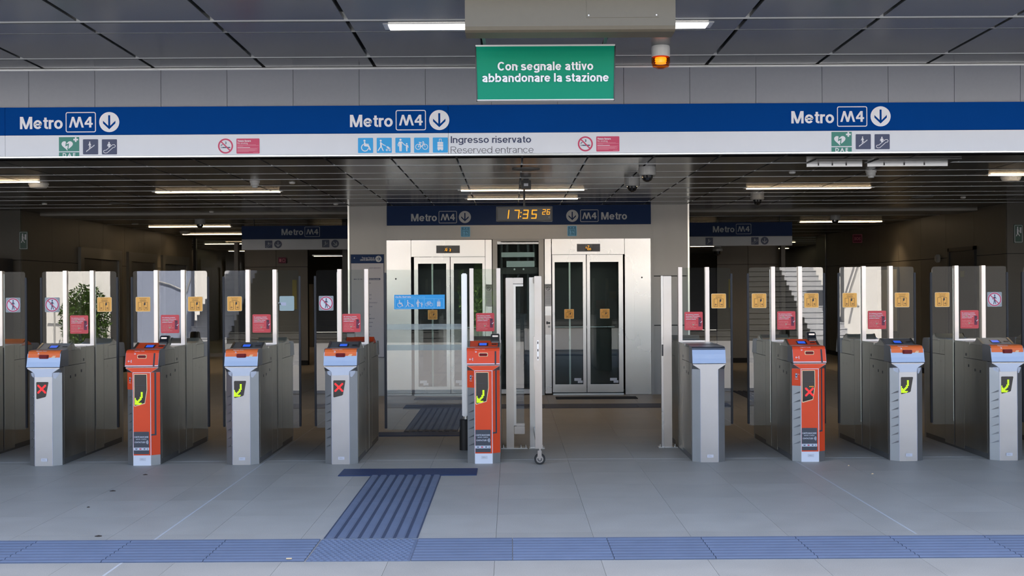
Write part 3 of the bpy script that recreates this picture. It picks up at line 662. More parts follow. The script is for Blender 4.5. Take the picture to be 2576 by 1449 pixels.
# ================================================================== HEADER SIGN BAND ON THE FASCIA
hd = thing('header_sign_band', 'long blue and white overhead sign band reading Metro M4 across the fascia', 'sign', (0, FD - .03, 2.95))
C['band'] = blue_band
for xa, xb in ((-9, -4.57), (-4.567, -.56), (-.557, 4.9), (4.903, 9)):
    put('blue_band', MB().box(xa, xb, 0, .03, 2.947 - 2.95, 3.198 - 2.95), blue_band, hd)
    put('white_band', MB().box(xa, xb, 0, .03, 2.756 - 2.95, 2.944 - 2.95), white_band, hd)
put('bottom_rail', MB().box(-9, 9, -.008, .05, -.21, -.197), alu, hd)
S = 1 / 277.9
def atf(px, py): p = W(px, py, FD - .03); return (p.x, -.0015, p.z - 2.95)
for px, py in ((275, 307.2), (1105, 302), (2215, 292.8)): put_metro(metro_set(S, 'white', 'band'), hd, atf(px, py))
def dae(s):
    h = [(math.copysign(abs(math.sin(t)) ** 3, math.sin(t)) * .56, (13 * math.cos(t) - 5 * math.cos(2 * t) - 2 * math.cos(3 * t) - math.cos(4 * t)) / 17 * .56) for t in [2 * PI * i / 36 for i in range(36)]]
    it = [('green', 1, rect(-1, -.40, 1, 1) + rect(-1, -1, 1, -.5)), ('white', 2, [[(x - .18, y + .2) for x, y in h]] + rect(.58, .52, .74, .98) + rect(.43, .67, .9, .83) + txt('D A E', 0, -.93, .36, 1.25, 'c', .03)),
          ('green', 3, [[(-.3, .56), (-.2, .58), (-.26, .28), (0, .38), (-.06, -.14), (-.02, -.14), (-.13, -.28), (-.2, -.12), (-.14, -.12), (-.12, .2), (-.36, .08)]])]
    return T(it, s)
for px, py, a, b_ in ((174, 370.5, 228, 275.5), (2117, 357.5, 2171.5, 2219)):
    flat('defibrillator_pictogram', dae(25.5 * S), hd, atf(px, py))
    flat('stairs_pictogram', sq(ic_stairs(), 'navy', 19 * S), hd, atf(a, py - 1)); flat('escalator_pictogram', sq(ic_esc(), 'navy', 19 * S), hd, atf(b_, py - 1))
def nosmoke(s):
    it = [('crimson', 1, ring(0, 0, .9, .2, 36)), ('navy', 1, rect(-.42, -.26, .62, -.12) + rect(-.62, -.26, -.56, -.12) + rect(-.52, -.26, -.46, -.12) + ring(-.1, .42, .22, .05, 10, -.9, .9) + ring(-.2, .42, .22, .05, 10, -.9, .9) + ring(-.42, -.0, .2, .05, 10, PI / 2, PI) + ring(-.32, -.0, .2, .05, 10, PI / 2, PI)), ('crimson', 2, [seg((-.6, .6), (.6, -.6), .16)])]
    return T(it, s)
def smoketext():
    it = [('crimson', 1, rrect(-29, -19, 29, 19, 2)), ('white', 2, txt('Vietato fumare', -26.5, 11, 4.6, 34, 'l', .03) + txt('No smoking', -26.5, 5.4, 4.4, 26, 'l', .0)), ('rose', 2, [rect(-26.5, y, w_, y + .9)[0] for y, w_ in ((2.6, 20), (.8, 27), (-1, -12), (-6, 26), (-7.7, 22), (-9.4, 25), (-11.1, 18), (-12.8, 24), (-14.5, 2))] + rect(13, -17, 26, -16)), ('white', 2, rect(-26.5, -4.2, 5, -3))]
    return T(it, S)
for a, b_, py in ((567.5, 624, 367.5), (1472.5, 1529, 362)):
    flat('no_smoking_pictogram', nosmoke(19 * S), hd, atf(a, py)); flat('no_smoking_notice', smoketext(), hd, atf(b_, py))
for k, (fn, nm) in enumerate(((ic_wheel, 'wheelchair'), (ic_stroller, 'pushchair'), (ic_family, 'family'), (ic_bike, 'bicycle'), (ic_bag, 'luggage'))):
    flat(nm + '_pictogram', sq(fn(), 'cyan', 19 * S), hd, atf(919.7 + k * 47, 366 - k * .25))
flat('lettering', [('navy', 1, gtxt('Ingresso riservato', 0, 0, 17.2 * S, 202 * S, w=.145))], hd, atf(1134, 360))
flat('lettering', [('slate', 1, gtxt('Reserved entrance', 0, 0, 16.8 * S, 208 * S, w=.07))], hd, atf(1134, 385.8))

# ================================================================== TICKET GATES
GD = 10.34; PXM = F / GD
def gpoly_front():      # chamfered pillar widening into a full rectangle at the top
    lo = [(-.143, .055), (-.078, 0), (.078, 0), (.143, .055), (.143, .10), (-.143, .10)]
    hi = [(-.143, .004), (-.1429, 0), (.1429, 0), (.143, .004), (.143, .10), (-.143, .10)]
    return lo, hi
def pillar():
    lo, hi = gpoly_front()
    return MB().loft([[(x, y, 0) for x, y in lo], [(x, y, .815) for x, y in lo], [(x, y, .856) for x, y in hi], [(x, y, .862) for x, y in hi]])
HOOD = [(-.008, .868), (.004, .910), (.014, .950), (.024, .985), (.036, 1.002), (.055, 1.010), (.10, 1.013), (.20, 1.015)]
def hood(): return MB().loft([[(x * s, a, b) for a, b in HOOD + [(.20, .868)]] for x, s in ((-.146, 1), (.146, 1))])
def hood_film(i0, i1, w=.140, off=.0012):
    mb = MB(); pr = HOOD
    if i0 > 0: pts = pr[i0:i1 + 1]
    else: pts = pr[:i1 + 1]
    lo = [(x, a - off, b + off * .6) for a, b in pts for x in (-w, w)]
    fs = [(2 * k, 2 * k + 1, 2 * k + 3, 2 * k + 2) for k in range(len(pts) - 1)]
    lo2 = [(x, a, b - .0) for x, a, b in lo]
    return mb.add(lo2, fs)
def onhood(u, t, off=.002):
    """point on the hood: u sideways, t height above .868 measured on the lower face"""
    z = .868 + t
    for (a0, b0), (a1, b1) in zip(HOOD[:-1], HOOD[1:]):
        if b0 <= z <= b1: return (u, a0 + (a1 - a0) * (z - b0) / (b1 - b0) - off, z)
    return (u, .04, z)
CON = [(.20, 1.010), (.32, 1.052), (.345, 1.062), (.40, 1.030), (.44, 1.018), (.44, .99), (.20, .99)]
LED_ARROW = ["......XX", "......XX", "......XX", "......XX", "......XX", ".....XXX", "X....XX.", "X...XXX.", "XX.XXX..", "XXXXX...", "XXXX....", "XXXXXXX.", "XXXXXX.."]
LED_CROSS = ["XX......XX", "XXX....XXX", ".XXX..XXX.", "..XXXXXX..", "...XXXX...", "...XXXX...", "..XXXXXX..", ".XXX..XXX.", "XXX....XXX", "XX......XX"]
def led(pattern, pitch, col):
    polys = []; H_ = len(pattern); W_ = len(pattern[0]); r = pitch * .40
    for j, row in enumerate(pattern):
        for i, ch in enumerate(row):
            if ch == 'X': cx, cz = (i - (W_ - 1) / 2) * pitch, ((H_ - 1) / 2 - j) * pitch; polys += rect(cx - r, cz - r, cx + r, cz + r)
    return [(col, 0, polys)]
RED_STK = [('red', 1, rrect(-1, -1, 1, 1, .12))]
RED_STK.append(('white', 2, txt('Per assistenza contattare', -.84, .66, .1, 1.4, 'l', .03) + txt('il personale ATM premendo', -.84, .48, .1, 1.5, 'l', .03) + txt('il tasto       per citofoni', -.84, .31, .1, 1.25, 'l', .03) + txt('presenti in stazione', -.84, .14, .1, 1.1, 'l', .03)))
RED_STK.append(('ltred', 2, txt('To ask for assistance', -.84, -.14, .09, 1.05) + txt('contact the ATM staff', -.84, -.29, .09, 1.05) + txt('pressing the      button', -.84, -.45, .09, 1.25) + txt('on the intercoms', -.84, -.61, .09, .85) + txt('present in the station', -.84, -.77, .09, 1.1)))
RED_STK.append(('tan', 3, rrect(-.46, .29, -.2, .42, .04) + rrect(-.14, -.47, .06, -.34, .04)))
RED_STK.append(('maroon', 2, rrect(.52, -.6, .84, .4, .03) + []))
RED_STK.append(('black', 3, disc(.68, .26, .09, 12) + disc(.66, -.26, .07, 12)))
RED_STK.append(('white', 4, line([(.76, -.18), (.9, -.05)], .06)))
def nowalk(s):
    return T([('grey', 1, rrect(-1, -1, 1, 1, .12)), ('white', 2, disc(0, 0, .96, 32)), ('crimson', 3, ring(0, 0, .84, .15, 32))] + [(c, 3, p) for c, k, p in ic_walk()] + [('crimson', 4, [seg((-.58, .58), (.58, -.58), .12)])], s)
GREY_STK = [('greyblue', 1, rrect(-1, -1, 1, 1, .15)), ('violet', 2, [[(-.7, -.28), (-.1, -.28), (-.1, .15), (-.9, .15)]]), ('grey', 1, [[(-1.22, .14), (-1, .2), (-.8, -.2), (-1, -.12)]])]
flatkeys = {'red': (RED_STK, .087, 'notice_sticker'), 'yel': (None, .07, 'door_sticker'), 'no': (None, .07, 'no_entry_sticker'), 'grey': (GREY_STK, .07, 'blank_sticker')}
def sticker(kind, parent, loc):
    s = flatkeys[kind][1]
    it = T(flatkeys[kind][0], s) if flatkeys[kind][0] else (yellow_sticker(s) if kind == 'yel' else nowalk(s))
    return flat(flatkeys[kind][2], it, parent, loc, key='stk' + kind)
def gate(px, base_y, style, label, left=None, right=None, red=True, sign='arrow', back='grey', tape=False, notice_dx=0.0):
    p = W(px, base_y, GD + .05)
    g = thing('ticket_gate', label, 'ticket gate', (p.x, GD, 0), 'row of ticket gates')
    isred = style == 'red'
    cput('pillar' + ('r' if isred else ''), 'front_pillar', pillar, steel_front, g, .0015)
    cput('core', 'inner_frame', lambda: MB().box(-.138, .138, .10, 1.65, .0, 1.0), dark_core, g)
    # side panels (both sides), front half and back half
    for s in (-1, 1):
        for key, ya, yb, za, zb in (('a', .103, .63, .05, .865), ('b', .203, .50, .870, .998), ('b2', .503, .63, .870, 1.016), ('c', .634, .862, .02, 1.018), ('d', .888, 1.12, .02, 1.018), ('e', 1.124, 1.25, .870, 1.016), ('e2', 1.253, 1.55, .870, .998), ('f', 1.124, 1.65, .05, .865)):
            cput(f'sp{key}{s}', 'side_panel', lambda: MB().box(s * .138, s * .1445, ya, yb, za, zb), steel_side, g, .0012)
        cput(f'plinth{s}', 'plinth', lambda: MB().box(s * .134, s * .141, .10, 1.66, 0, .05), console_dark, g)
        for key, yy, zz in (('1', .52, .80), ('2', .25, .765), ('3', .37, .77), ('4', .58, .90)):
            cput(f'sens{key}{s}', 'sensor', lambda: MB().box(s * .1445, s * .1465, yy - .012, yy + .012, zz - .012, zz + .012), black_pl, g)
    # back pillar
    cput('backp', 'back_pillar', lambda: MB().loft([[(x, 1.75 - y, z) for x, y in gpoly_front()[0]] for z in (0, .862)]), steel_front, g)
    cput('hood', 'hood', hood, hood_steel, g)
    bk = {'grey': console_grey, 'red': red_film, 'orange': orange}[back]
    cput('hoodb', 'back_hood', lambda: MB().loft([[(x, 1.75 - a, b) for a, b in HOOD + [(.20, .868)]] for x in (-.146, .146)]), hood_steel, g)
    cput('conb' + back, 'back_console', lambda: MB().prism_x([(1.75 - a, b) for a, b in CON], -.135, .135), bk, g)
    cput('deck', 'top_deck', lambda: MB().box(-.140, .140, .44, 1.31, 1.0, 1.018), steel_cab, g, .001)
    con_m = red_film if isred else (console_grey if style in ('light',) else console_dark)
    if style == 'exit':
        cput('exit_top', 'console', lambda: MB().prism_x([(.20, 1.0), (.20, 1.015), (.44, 1.022), (.44, 1.0)], -.14, .14), console_dark, g)
    else:
        cput('con' + con_m.name, 'console', lambda: MB().loft([[(x * t, a, b) for a, b in CON] for x, t in ((-.125, 1), (.125, 1))]), con_m, g, .001)
        cput('conside' + con_m.name, 'console_side', lambda: MB().prism_x([(.20, 1.0), (.20, 1.013), (.335, 1.066), (.375, 1.030), (.44, 1.018), (.44, 1.0)], .125, .143), steel_cab, g)
        cput('conside2', 'console_side', lambda: MB().prism_x([(.20, 1.0), (.20, 1.013), (.335, 1.066), (.375, 1.030), (.44, 1.018), (.44, 1.0)], -.143, -.125), steel_cab, g)
        # display on the slanted console (slope from z 1.010 at y .20 to 1.052 at .32)
        def slope_quad(x0, x1, t0, t1, off): 
            f = lambda t: (.20 + .12 * t, 1.010 + .042 * t)
            a, b_ = f(t0), f(t1)
            return [(x0, a[0] - off * .33, a[1] + off), (x1, a[0] - off * .33, a[1] + off), (x1, b_[0] - off * .33, b_[1] + off), (x0, b_[0] - off * .33, b_[1] + off)]
        bz_ = cput('bezel', 'display_bezel', lambda: MB().add(slope_quad(-.052, .040, .22, .80, .002), [(0, 1, 2, 3)]), console_dark if style != 'dark' else black_pl, g)
        cput('lcd', 'display', lambda: MB().add(slope_quad(-.040, .026, .30, .72, .004), [(0, 1, 2, 3)]), lcd, bz_)
        cput('slotg', 'card_slot', lambda: MB().add(slope_quad(.070, .115, .42, .60, .003), [(0, 1, 2, 3)]), black_pl, g)
    # films, lettering and slot on the hood
    if isred:
        f_ = cput('filmr', 'red_film', lambda: hood_film(0, 6, .144), red_film, g)
        put('white_line', MB().add([onhood(-.145, .003), onhood(.145, .003), onhood(.145, .011), onhood(-.145, .011)], [(0, 1, 2, 3)]), C['white'], g) if 'wl' not in CACHE else link('white_line', CACHE['wl'], g)
        zc = .955
    elif style != 'exit':
        cput('filmo', 'orange_film', lambda: hood_film(2, 6, .140), orange, g, label='orange curved label on the hood')
        zc = .958
    if style != 'exit':
        yy = .013
        cput('slotf', 'slot_frame', lambda: MB().box(-.040, .040, yy - .010, yy + .02, zc - .017, zc + .017), C['white'] if isred else slot_red, g, .004) if False else None
        sf_ = cput('slotf' + str(isred), 'slot_frame', lambda: MB().box(-.041, .041, .004, .03, zc - .017, zc + .017), C['cream'] if isred else slot_red, g, .004)
        cput('slot' + str(isred), 'ticket_slot', lambda: MB().box(-.035, .035, -.001, .02, zc - .012, zc + .012), slot_red, sf_, .004)
        ar = T(rot(arrow_down('white', 1), PI / 4), .014)
        it = T(ar, 1, -.052, zc + .030) if not isred else T(ar, 1, -.066, zc + .026)
        it.append(('white', 1, txt('Magnetic Ticket', -.075, zc + .045, .006, .09, 'l', .02)))
        if not isred: it.append(('cream', 1, [[(.065, zc - .008), (.095, zc - .008), (.102, zc + .0), (.072, zc + .0)], [(.072, zc + .003), (.1, zc + .003), (.106, zc + .008), (.08, zc + .008)]]))
        else:
            it += T([('white', 1, line([(-1.5, 0), (-.5, 0)], .18) + line([(-1.1, .42), (-1.5, 0), (-1.1, -.42)], .18)) ] + [('white', 1, T([(0, 0, p) for c, k, p in ic_walk()], 1.1, .1)[0][2])], .018, -.095, zc - .040)
            it.append(('black', 1, rect(.100, .872, .114, .985)))
        # follow the leaning hood face
        me_key = 'hoodprint' + str(isred)
        if me_key not in CACHE:
            me = flat_mesh('hood_lettering', it)
            for v in me.vertices:
                q = onhood(v.co.x, v.co.z - .868); v.co.y = q[1] - .001
            CACHE[me_key] = me
        link('hood_lettering', CACHE[me_key], g)
    # front of the pillar
    if isred:
        ch = math.atan2(.055, .065)
        def chamfer(s, z0, z1, off=.0012, w0=0.0, w1=1.0, col=None):
            a = Vector((s * .078, 0)); b_ = Vector((s * .143, .055)); n_ = Vector((s * .055, -.065)).normalized() * off
            P = a.lerp(b_, w0) + n_; Q = a.lerp(b_, w1) + n_
            return MB().add([(P.x, P.y, z0), (Q.x, Q.y, z0), (Q.x, Q.y, z1), (P.x, P.y, z1)], [(0, 1, 2, 3)])
        cput('rf', 'front_film', lambda: MB().add([(-.077, -.0015, .09), (.077, -.0015, .09), (.077, -.0015, .815), (-.077, -.0015, .815)], [(0, 1, 2, 3)]), red_film, g)
        cput('rf2', 'front_film', lambda: MB().add([(-.077, -.0012, .815), (.077, -.0012, .815), (.142, -.0012, .858), (-.142, -.0012, .858)], [(0, 1, 2, 3)]), red_film, g)
        cput('rf3', 'front_film', lambda: chamfer(1, .09, .815), red_film, g)
        cput('rf4', 'front_film', lambda: chamfer(-1, .665, .815), red_film, g)
        cput('rfw', 'white_base_film', lambda: MB().add([(-.077, -.0016, .0), (.077, -.0016, .0), (.077, -.0016, .088), (-.077, -.0016, .088)], [(0, 1, 2, 3)]), C['white'], g)
        cput('rl1', 'white_line', lambda: MB().box(-.079, -.075, -.003, 0, .09, .815).box(.074, .079, -.003, 0, .09, .815).box(-.079, .079, -.003, 0, .812, .817), C['white'], g)
        cput('rs1', 'black_stripe', lambda: chamfer(1, .27, .815, .0022, .38, .58), C['slate'], g)
        cput('rs2', 'black_stripe', lambda: chamfer(1, .262, .275, .0024, .0, .58), C['slate'], g)
        it = [('cream', 1, [[(-.070, .802), (.046, .802), (.048, .663), (.028, .543), (-.062, .518), (-.070, .524)]]), ('screen', 2, [[(-.064, .797), (.041, .797), (.042, .664), (.024, .549), (-.060, .526), (-.064, .530)]]),
              ('slate', 3, rect(-.064, .703, .042, .705))]
        flat('display_window', it, g, (0, -.0015, 0), key='rwin')
        it = [('slate', 1, rrect(-.073, .100, .062, .297, .006)), ('paper', 2, rect(-.073, .134, .062, .158)),
              ('paper', 2, txt('CARTE BANCARIE', -.007, .245, .0125, .124, 'c', .03) + txt('BANK CARDS', -.007, .226, .0115, .09, 'c', -.0) + txt('CONTACTLESS', -.066, .199, .0125, .092, 'l', .03)),
              ('paper', 2, ring(.028, .205, .008, .003, 6, -.8, .8) + ring(.028, .205, .014, .003, 6, -.8, .8) + ring(.028, .205, .020, .003, 6, -.8, .8) + ring(.028, .205, .026, .003, 6, -.8, .8)),
              ('navy', 3, rect(-.060, .144, -.040, .150) + rect(-.056, .139, -.044, .142) + disc(.020, .146, .006, 10) + rect(.043, .141, .053, .146)), ('red', 3, disc(-.018, .146, .006, 10)), ('crimson', 3, disc(-.010, .1455, .0055, 10)), ('greyblue', 3, disc(.028, .146, .0055, 10) + disc(.048, .15, .004, 8))]
        flat('bank_card_label', it, g, (0, -.002, 0), key='bank')
        it = [('paper', 1, rect(-.011, -.02, .011, .02)), ('navy', 2, rframe(-.011, -.02, .011, .02, .003, .002) + rect(-.006, -.008, .006, .008)), ('paper', 1, T(rot(arrow_down('paper'), PI / 4), .009, .022, .012)[0][2] + rect(-.014, -.033, .016, -.029))]
        o_ = flat('phone_ticket_pictogram', it, g, (-.111, .024, .755), key='phone'); o_.rotation_euler = (0, 0, -math.atan2(.055, .065))
        patt, col, loc_ = (LED_ARROW, 'led_g', (-.026, -.0045, .590)) if sign == 'arrow' else (LED_CROSS, 'led_r', (-.004, -.0045, .612))
        if sign == 'cross': flat('led_dots', led(["XX.XX.XX", "XX.XX.XX"], .0045, 'led_a'), g, (.014, -.0045, .660), key='amb', kind='stuff')
    else:
        if style != 'exit':
            it = [('screen', 1, [[(-.062, .733), (-.056, .738), (.040, .738), (.044, .733), (.022, .612), (.014, .605), (-.056, .588), (-.062, .593)]])]
            flat('display_window', it, g, (0, -.0015, 0), key='gwin')
            patt, col, loc_ = (LED_ARROW, 'led_g', (-.028, -.0040, .655)) if sign == 'arrow' else (LED_CROSS, 'led_r', (-.013, -.0040, .676))
        cput('gl1', 'edge_line', lambda: MB().box(-.079, -.077, -.0015, .001, .01, .815).box(.077, .079, -.0015, .001, .01, .815), C['violet'], g)
    if style != 'exit':
        flat('led_' + sign, led(patt, .0086 if sign == 'arrow' else .0076, col), g, loc_, key='led' + sign, kind='stuff')
    # louvre notches on the left chamfer
    for k in range(7):
        if style == 'exit': break
        def notch():
            a = Vector((-.135, .048 - .003)); b_ = Vector((-.086, .0068 - .003)); q = .0045
            return MB().add([(a.x, a.y, -.012), (b_.x, b_.y, .004), (b_.x, b_.y, .020), (b_.x - q, b_.y - q, .004), (a.x, a.y, -.010)], [(0, 1, 3), (1, 2, 3), (0, 3, 2), (0, 2, 1)])
        cput('notch', 'louvre', notch, steel_front if style != 'x' else steel, g, 0, (0, 0, .60 - k * .073))
    lb = flat('maker_plate', [('paper', 1, rrect(-.028, -.013, .028, .013, .003)), ('grey', 2, rect(-.018, -.003, .014, -.001) + rect(-.018, .002, .004, .004))], g, (.005, -.0035, .055), key='plate')
    if tape:
        def tp():
            mb = MB().add([(-.07, -.0035, .78), (.075, -.0035, .782), (.08, -.0035, .815), (.13, -.003, .853), (-.13, -.003, .853), (-.08, -.0035, .815)], [(0, 1, 2, 5), (5, 2, 3, 4)])
            mb.add([(-.081, -.001, .815), (-.084, .003, .775), (-.115, .029, .79), (-.125, .037, .83), (-.1, .01, .84)], [(0, 1, 2, 3, 4)])
            return mb.add([(.081, -.001, .815), (.086, .004, .77), (.1, .016, .765), (.125, .037, .80), (.13, .038, .835)], [(0, 1, 2, 3, 4)])
        cput('tape', 'paper_tape', tp, tape_m, g)
    # posts and glass
    for s in (-1, 1):
        cput(f'post{s}', 'glass_post', lambda: MB().box(s * .128 - .019, s * .128 + .019, .845, .905, 1.018, 1.728), steel_post, g, .002)
    cg = cput('cglass', 'centre_glass', lambda: MB().box(-.109, .109, .868, .880, 1.03, 1.722), glass, g)
    cput('rail', 'bottom_rail', lambda: MB().box(-.109, .109, .86, .888, 1.018, 1.032), steel_post, g)
    if red: sticker('red', cg, (notice_dx, .8665, 1.216))
    for s, kind in ((-1, left), (1, right)):
        if kind is None: continue
        def fl_():
            r = .02; xs = s * .150; xe = s * .352; pts = [(xs, .22), (xe, .22), (xe, 1.70)] + [(xe - s * r * (1 - math.cos(t)), 1.70 + r * math.sin(t)) for t in (PI / 6, PI / 3, PI / 2)] + [(xs, 1.72)]
            return MB().prism_y(pts, .872, .882)
        fp = cput(f'flap{s}', 'glass_flap', fl_, glass, g)
        cput(f'gask{s}', 'rubber_gasket', lambda: MB().box(s * .352, s * .372, .866, .888, .235, 1.665), gasket, fp, .003)
        cput(f'rtube{s}', 'flap_spine', lambda: MB().tube((s * .152, .876, .25), (s * .152, .876, 1.70), .004, 6), steel, fp)
        if kind != 'plain': sticker(kind, fp, (s * (.257 if s < 0 else .240), .870, 1.405))
    if isred:
        rd = cput('rdr', 'card_reader', lambda: MB().prism_x([(.30, 1.045), (.30, 1.065), (.34, 1.125), (.40, 1.125), (.42, 1.05), (.40, 1.03)], .062, .140), black_pl, g, .006)
        cput('rdrs', 'reader_slot', lambda: MB().box(.075, .128, .318, .34, 1.097, 1.112), steel_post, rd, .003)
        cput('rdr2', 'reader_keys', lambda: MB().box(.070, .135, .285, .31, 1.046, 1.058), console_dark, rd, .002)
    return g
CACHE['wl'] = MB().add([onhood(-.145, .003), onhood(.145, .003), onhood(.145, .011), onhood(-.145, .011)], [(0, 1, 2, 3)]).mesh('white_line', C['white'])
gate(-132, 1173, 'dark', 'ticket gate cut by the left edge of the photo, orange reader at its back', 'no', 'no', back='orange')
gate(116, 1172, 'light', 'steel ticket gate with red cross and torn tape, leftmost whole gate', 'no', 'yel', sign='cross', tape=True, notice_dx=.0)
gate(362.5, 1171, 'red', 'red ticket gate with green arrow between two steel gates, leftmost red gate', 'yel', 'yel')
gate(611, 1170, 'dark', 'steel ticket gate with green arrow, blank grey sticker on its right glass flap', 'yel', 'grey', tape=True)
gate(859.5, 1168, 'dark', 'steel ticket gate with red cross beside the wide glass wing', 'no', None, sign='cross', back='red', tape=True, notice_dx=-.017)
gate(1217.5, 1166, 'red', 'red ticket gate with green arrow in front of the lifts, middle red gate', None, None)
gate(1783, 1160, 'exit', 'plain steel gate without display or orange label, right of the wide passage', None, 'yel', back='grey')
gate(2034.5, 1159, 'red', 'red ticket gate showing a red cross, rightmost red gate', 'yel', 'yel', sign='cross')
gate(2280.5, 1158, 'dark', 'steel ticket gate with green arrow right of the red gate showing a cross', 'yel', 'yel', tape=True)
gate(2531.5, 1157, 'light', 'steel ticket gate with green arrow, last before the right edge of the photo', 'yel', 'no', tape=True)
gate(2780, 1156, 'dark', 'ticket gate cut off by the right edge of the photo, only its glass flap visible', 'yel', 'yel')

# grey reader seen from behind on the rear console of the gate beside the wide wing
g4 = [o for o in bpy.data.objects if o.name.startswith('ticket_gate') and 'beside the wide glass wing' in o.get('label', '')][0]
rb_ = put('rear_reader', MB().box(-.135, -.055, 1.40, 1.45, 1.03, 1.105), grey_pl, g4, .006)
put('reader_head', MB().box(-.130, -.06, 1.38, 1.44, 1.10, 1.125), black_pl, rb_, .004)
# wide glass wing
ww = thing('wide_glass_wing', 'wide swinging glass wing with two frosted bands and a blue reserved exit sticker', 'gate', (-.8, 11.22, 0))
def lw_(px, py, d=11.22): p = W(px, py, d); return p.x + .8, p.z
x0, zt_ = lw_(972, 679); x1, zb_ = lw_(1168, 1080)
gp = put('glass_pane', MB().box(x0, x1, -.006, .006, zb_, zt_), glass, ww)
for ya, yb in ((815, 829), (867, 881)): put('frosted_band', MB().box(x0 + .004, x1, -.008, -.0065, WZ(1070, yb, 11.22), WZ(1070, ya, 11.22)), frost, gp)
put('rubber_gasket', MB().box(x0 - .024, x0, -.011, .011, WZ(969, 1078, 11.22), WZ(969, 686, 11.22)), gasket, ww, .003)
SW = 11.22 / F
it = [('cyan', 1, rect(-63.5, -18, 63.5, 18)), ('ltblue', 2, rframe(-61, -16.5, 61, 8.5, 2, .9) + [rect(x_ - .45, -16.5, x_ + .45, 8.5)[0] for x_ in (-36.5, -12, 12.2, 36.4)] + txt('Reserved exit', -20, 10.6, 4.6, 34, 'l', -.005)), ('white', 2, gtxt('Uscita riservata', -61, 10.6, 5.0, 39.5, w=.16))]
for k, fn in enumerate((ic_wheel, ic_stroller, ic_family, ic_bike, ic_bag)): it += T(fn('paper', 3), 11.5, -48.8 + k * 24.3, -4)
pz = lw_(1055.5, 759.5); flat('reserved_exit_sticker', T(it, SW), gp, (pz[0], -.008, pz[1]))
put('pivot_post', MB().box(lw_(1162, 900)[0], lw_(1176, 900)[0], -.04, .05, WZ(1170, 1046, 11.25), WZ(1170, 688, 11.25)), M('pivot_light_steel', (.75, .75, .74), .4, .7), ww, .008)
put('pivot_pin', MB().lathe((-.435 + .8, 0, .27), [(.02, 0), (.02, .07)], 12), steel, ww)
put('motor_base', MB().lathe((-.4455 + .8, .02, 0), [(.051, 0), (.051, .285), (.045, .295)], 28), M('motor_black', (.02, .018, .016), .5, .3), ww)

# fixed glazed frame and swing gate on a wheel
def wx(px, d): return (px - CX) / F * d
fg = thing('fixed_glazed_frame', 'narrow fixed steel frame with glass, left post of the wide passage', 'gate', (0, 11.32, 0))
put('stile', MB().box(wx(1272, 11.32), wx(1291, 11.32), -.03, .03, .01, 1.637), steel_frame, fg, .003)
put('top_rail', MB().box(wx(1291, 11.32), wx(1316, 11.32), -.03, .03, 1.580, 1.637), steel_frame, fg, .003)
put('inner_strip', MB().box(wx(1291, 11.32), wx(1297, 11.32), -.02, .02, .22, 1.575).box(wx(1297, 11.32), wx(1316, 11.32), -.02, .02, 1.555, 1.575), steel, fg, .001)
put('glass_pane', MB().box(wx(1297, 11.32), wx(1317, 11.32), -.005, .005, .228, 1.553), glass, fg)
put('bottom_clamp', MB().box(wx(1292, 11.32), wx(1318, 11.32), -.03, .03, .14, .215), steel_frame, fg, .003)
put('clamp_strip', MB().box(wx(1297, 11.32), wx(1318, 11.32), -.032, .032, .217, .24), steel_frame, fg, .002)
put('floor_flange', MB().box(wx(1258, 11.32), wx(1325, 11.32), -.05, .05, 0, .01), steel, fg, .003)
for px in (1264, 1308, 1320): put('bolt', MB().lathe((wx(px, 11.32), -.03, .01), [(.010, 0), (.010, .012), (.005, .012), (.005, .028)], 8), steel_frame, fg)
sg = thing('swing_gate', 'steel framed swing gate standing open on a caster wheel', 'gate', (.20, 11.32, 0))
def sx(px, d): return wx(px, d) - .20
put('hinge_post', MB().box(sx(1331, 11.32), sx(1345, 11.32), -.035, .035, .0, 1.640), steel, sg, .003)
xa, xb = sx(1344, 10.3), sx(1362, 10.3)
put('front_stile', MB().box(xa, xb, -1.02 - .03, -1.02 + .03, .138, 1.641), steel_frame, sg, .003)
put('top_rail', MB().box(xa + .005, xb - .005, -.99, -.04, 1.585, 1.636), steel_frame, sg, .003)
put('bottom_rail', MB().box(xa + .005, xb - .005, -.99, -.04, .16, .21), steel_frame, sg, .003)
put('glass_pane', MB().box((xa + xb) / 2 - .005, (xa + xb) / 2 + .005, -.99, -.04, .212, 1.583), glass, sg)
zl = lambda py: WZ(1352, py, 10.28)
lk = put('latch_plate', MB().box(sx(1350, 10.3), sx(1354, 10.3), -1.054, -1.048, zl(906), zl(856)), M('plate_light', (.8, .8, .8), .35, .6), sg, .001)
for py in (862, 881, 900): put('latch_slot', MB().box(sx(1350.8, 10.3), sx(1353.2, 10.3), -1.0555, -1.0535, zl(py + 3), zl(py - 3)), black_pl, lk)
put('latch_guard', MB().box(sx(1341, 10.3), sx(1344, 10.3), -1.05, -.99, zl(931), zl(846)), steel_frame, sg, .002)
whl = put('wheel_fork', MB().box(sx(1350, 10.27), sx(1360, 10.27), -1.075, -1.03, .055, .125).box(sx(1354, 10.27), sx(1358, 10.27), -1.06, -1.04, .12, .145), steel_frame, sg, .003)
wc = (sx(1355.5, 10.25), -1.04, .048)
put('caster_wheel', MB().lathe(wc, [(.030, -.018), (.044, -.018), (.048, -.012), (.048, .012), (.044, .018), (.030, .018)], 28, 'y'), rubber, whl)
put('wheel_hub', MB().lathe(wc, [(.031, -.021), (.031, .021)], 24, 'y'), steel_frame, whl)
put('wheel_cap', MB().lathe(wc, [(.022, -.023), (.022, .0)], 20, 'y'), console_dark, whl); put('axle', MB().lathe(wc, [(.009, -.027), (.009, 0)], 12, 'y'), steel_frame, whl)
put('floor_flange', MB().box(sx(1328, 11.32), sx(1368, 11.32), -.06, .06, 0, .01), steel, sg, .003)
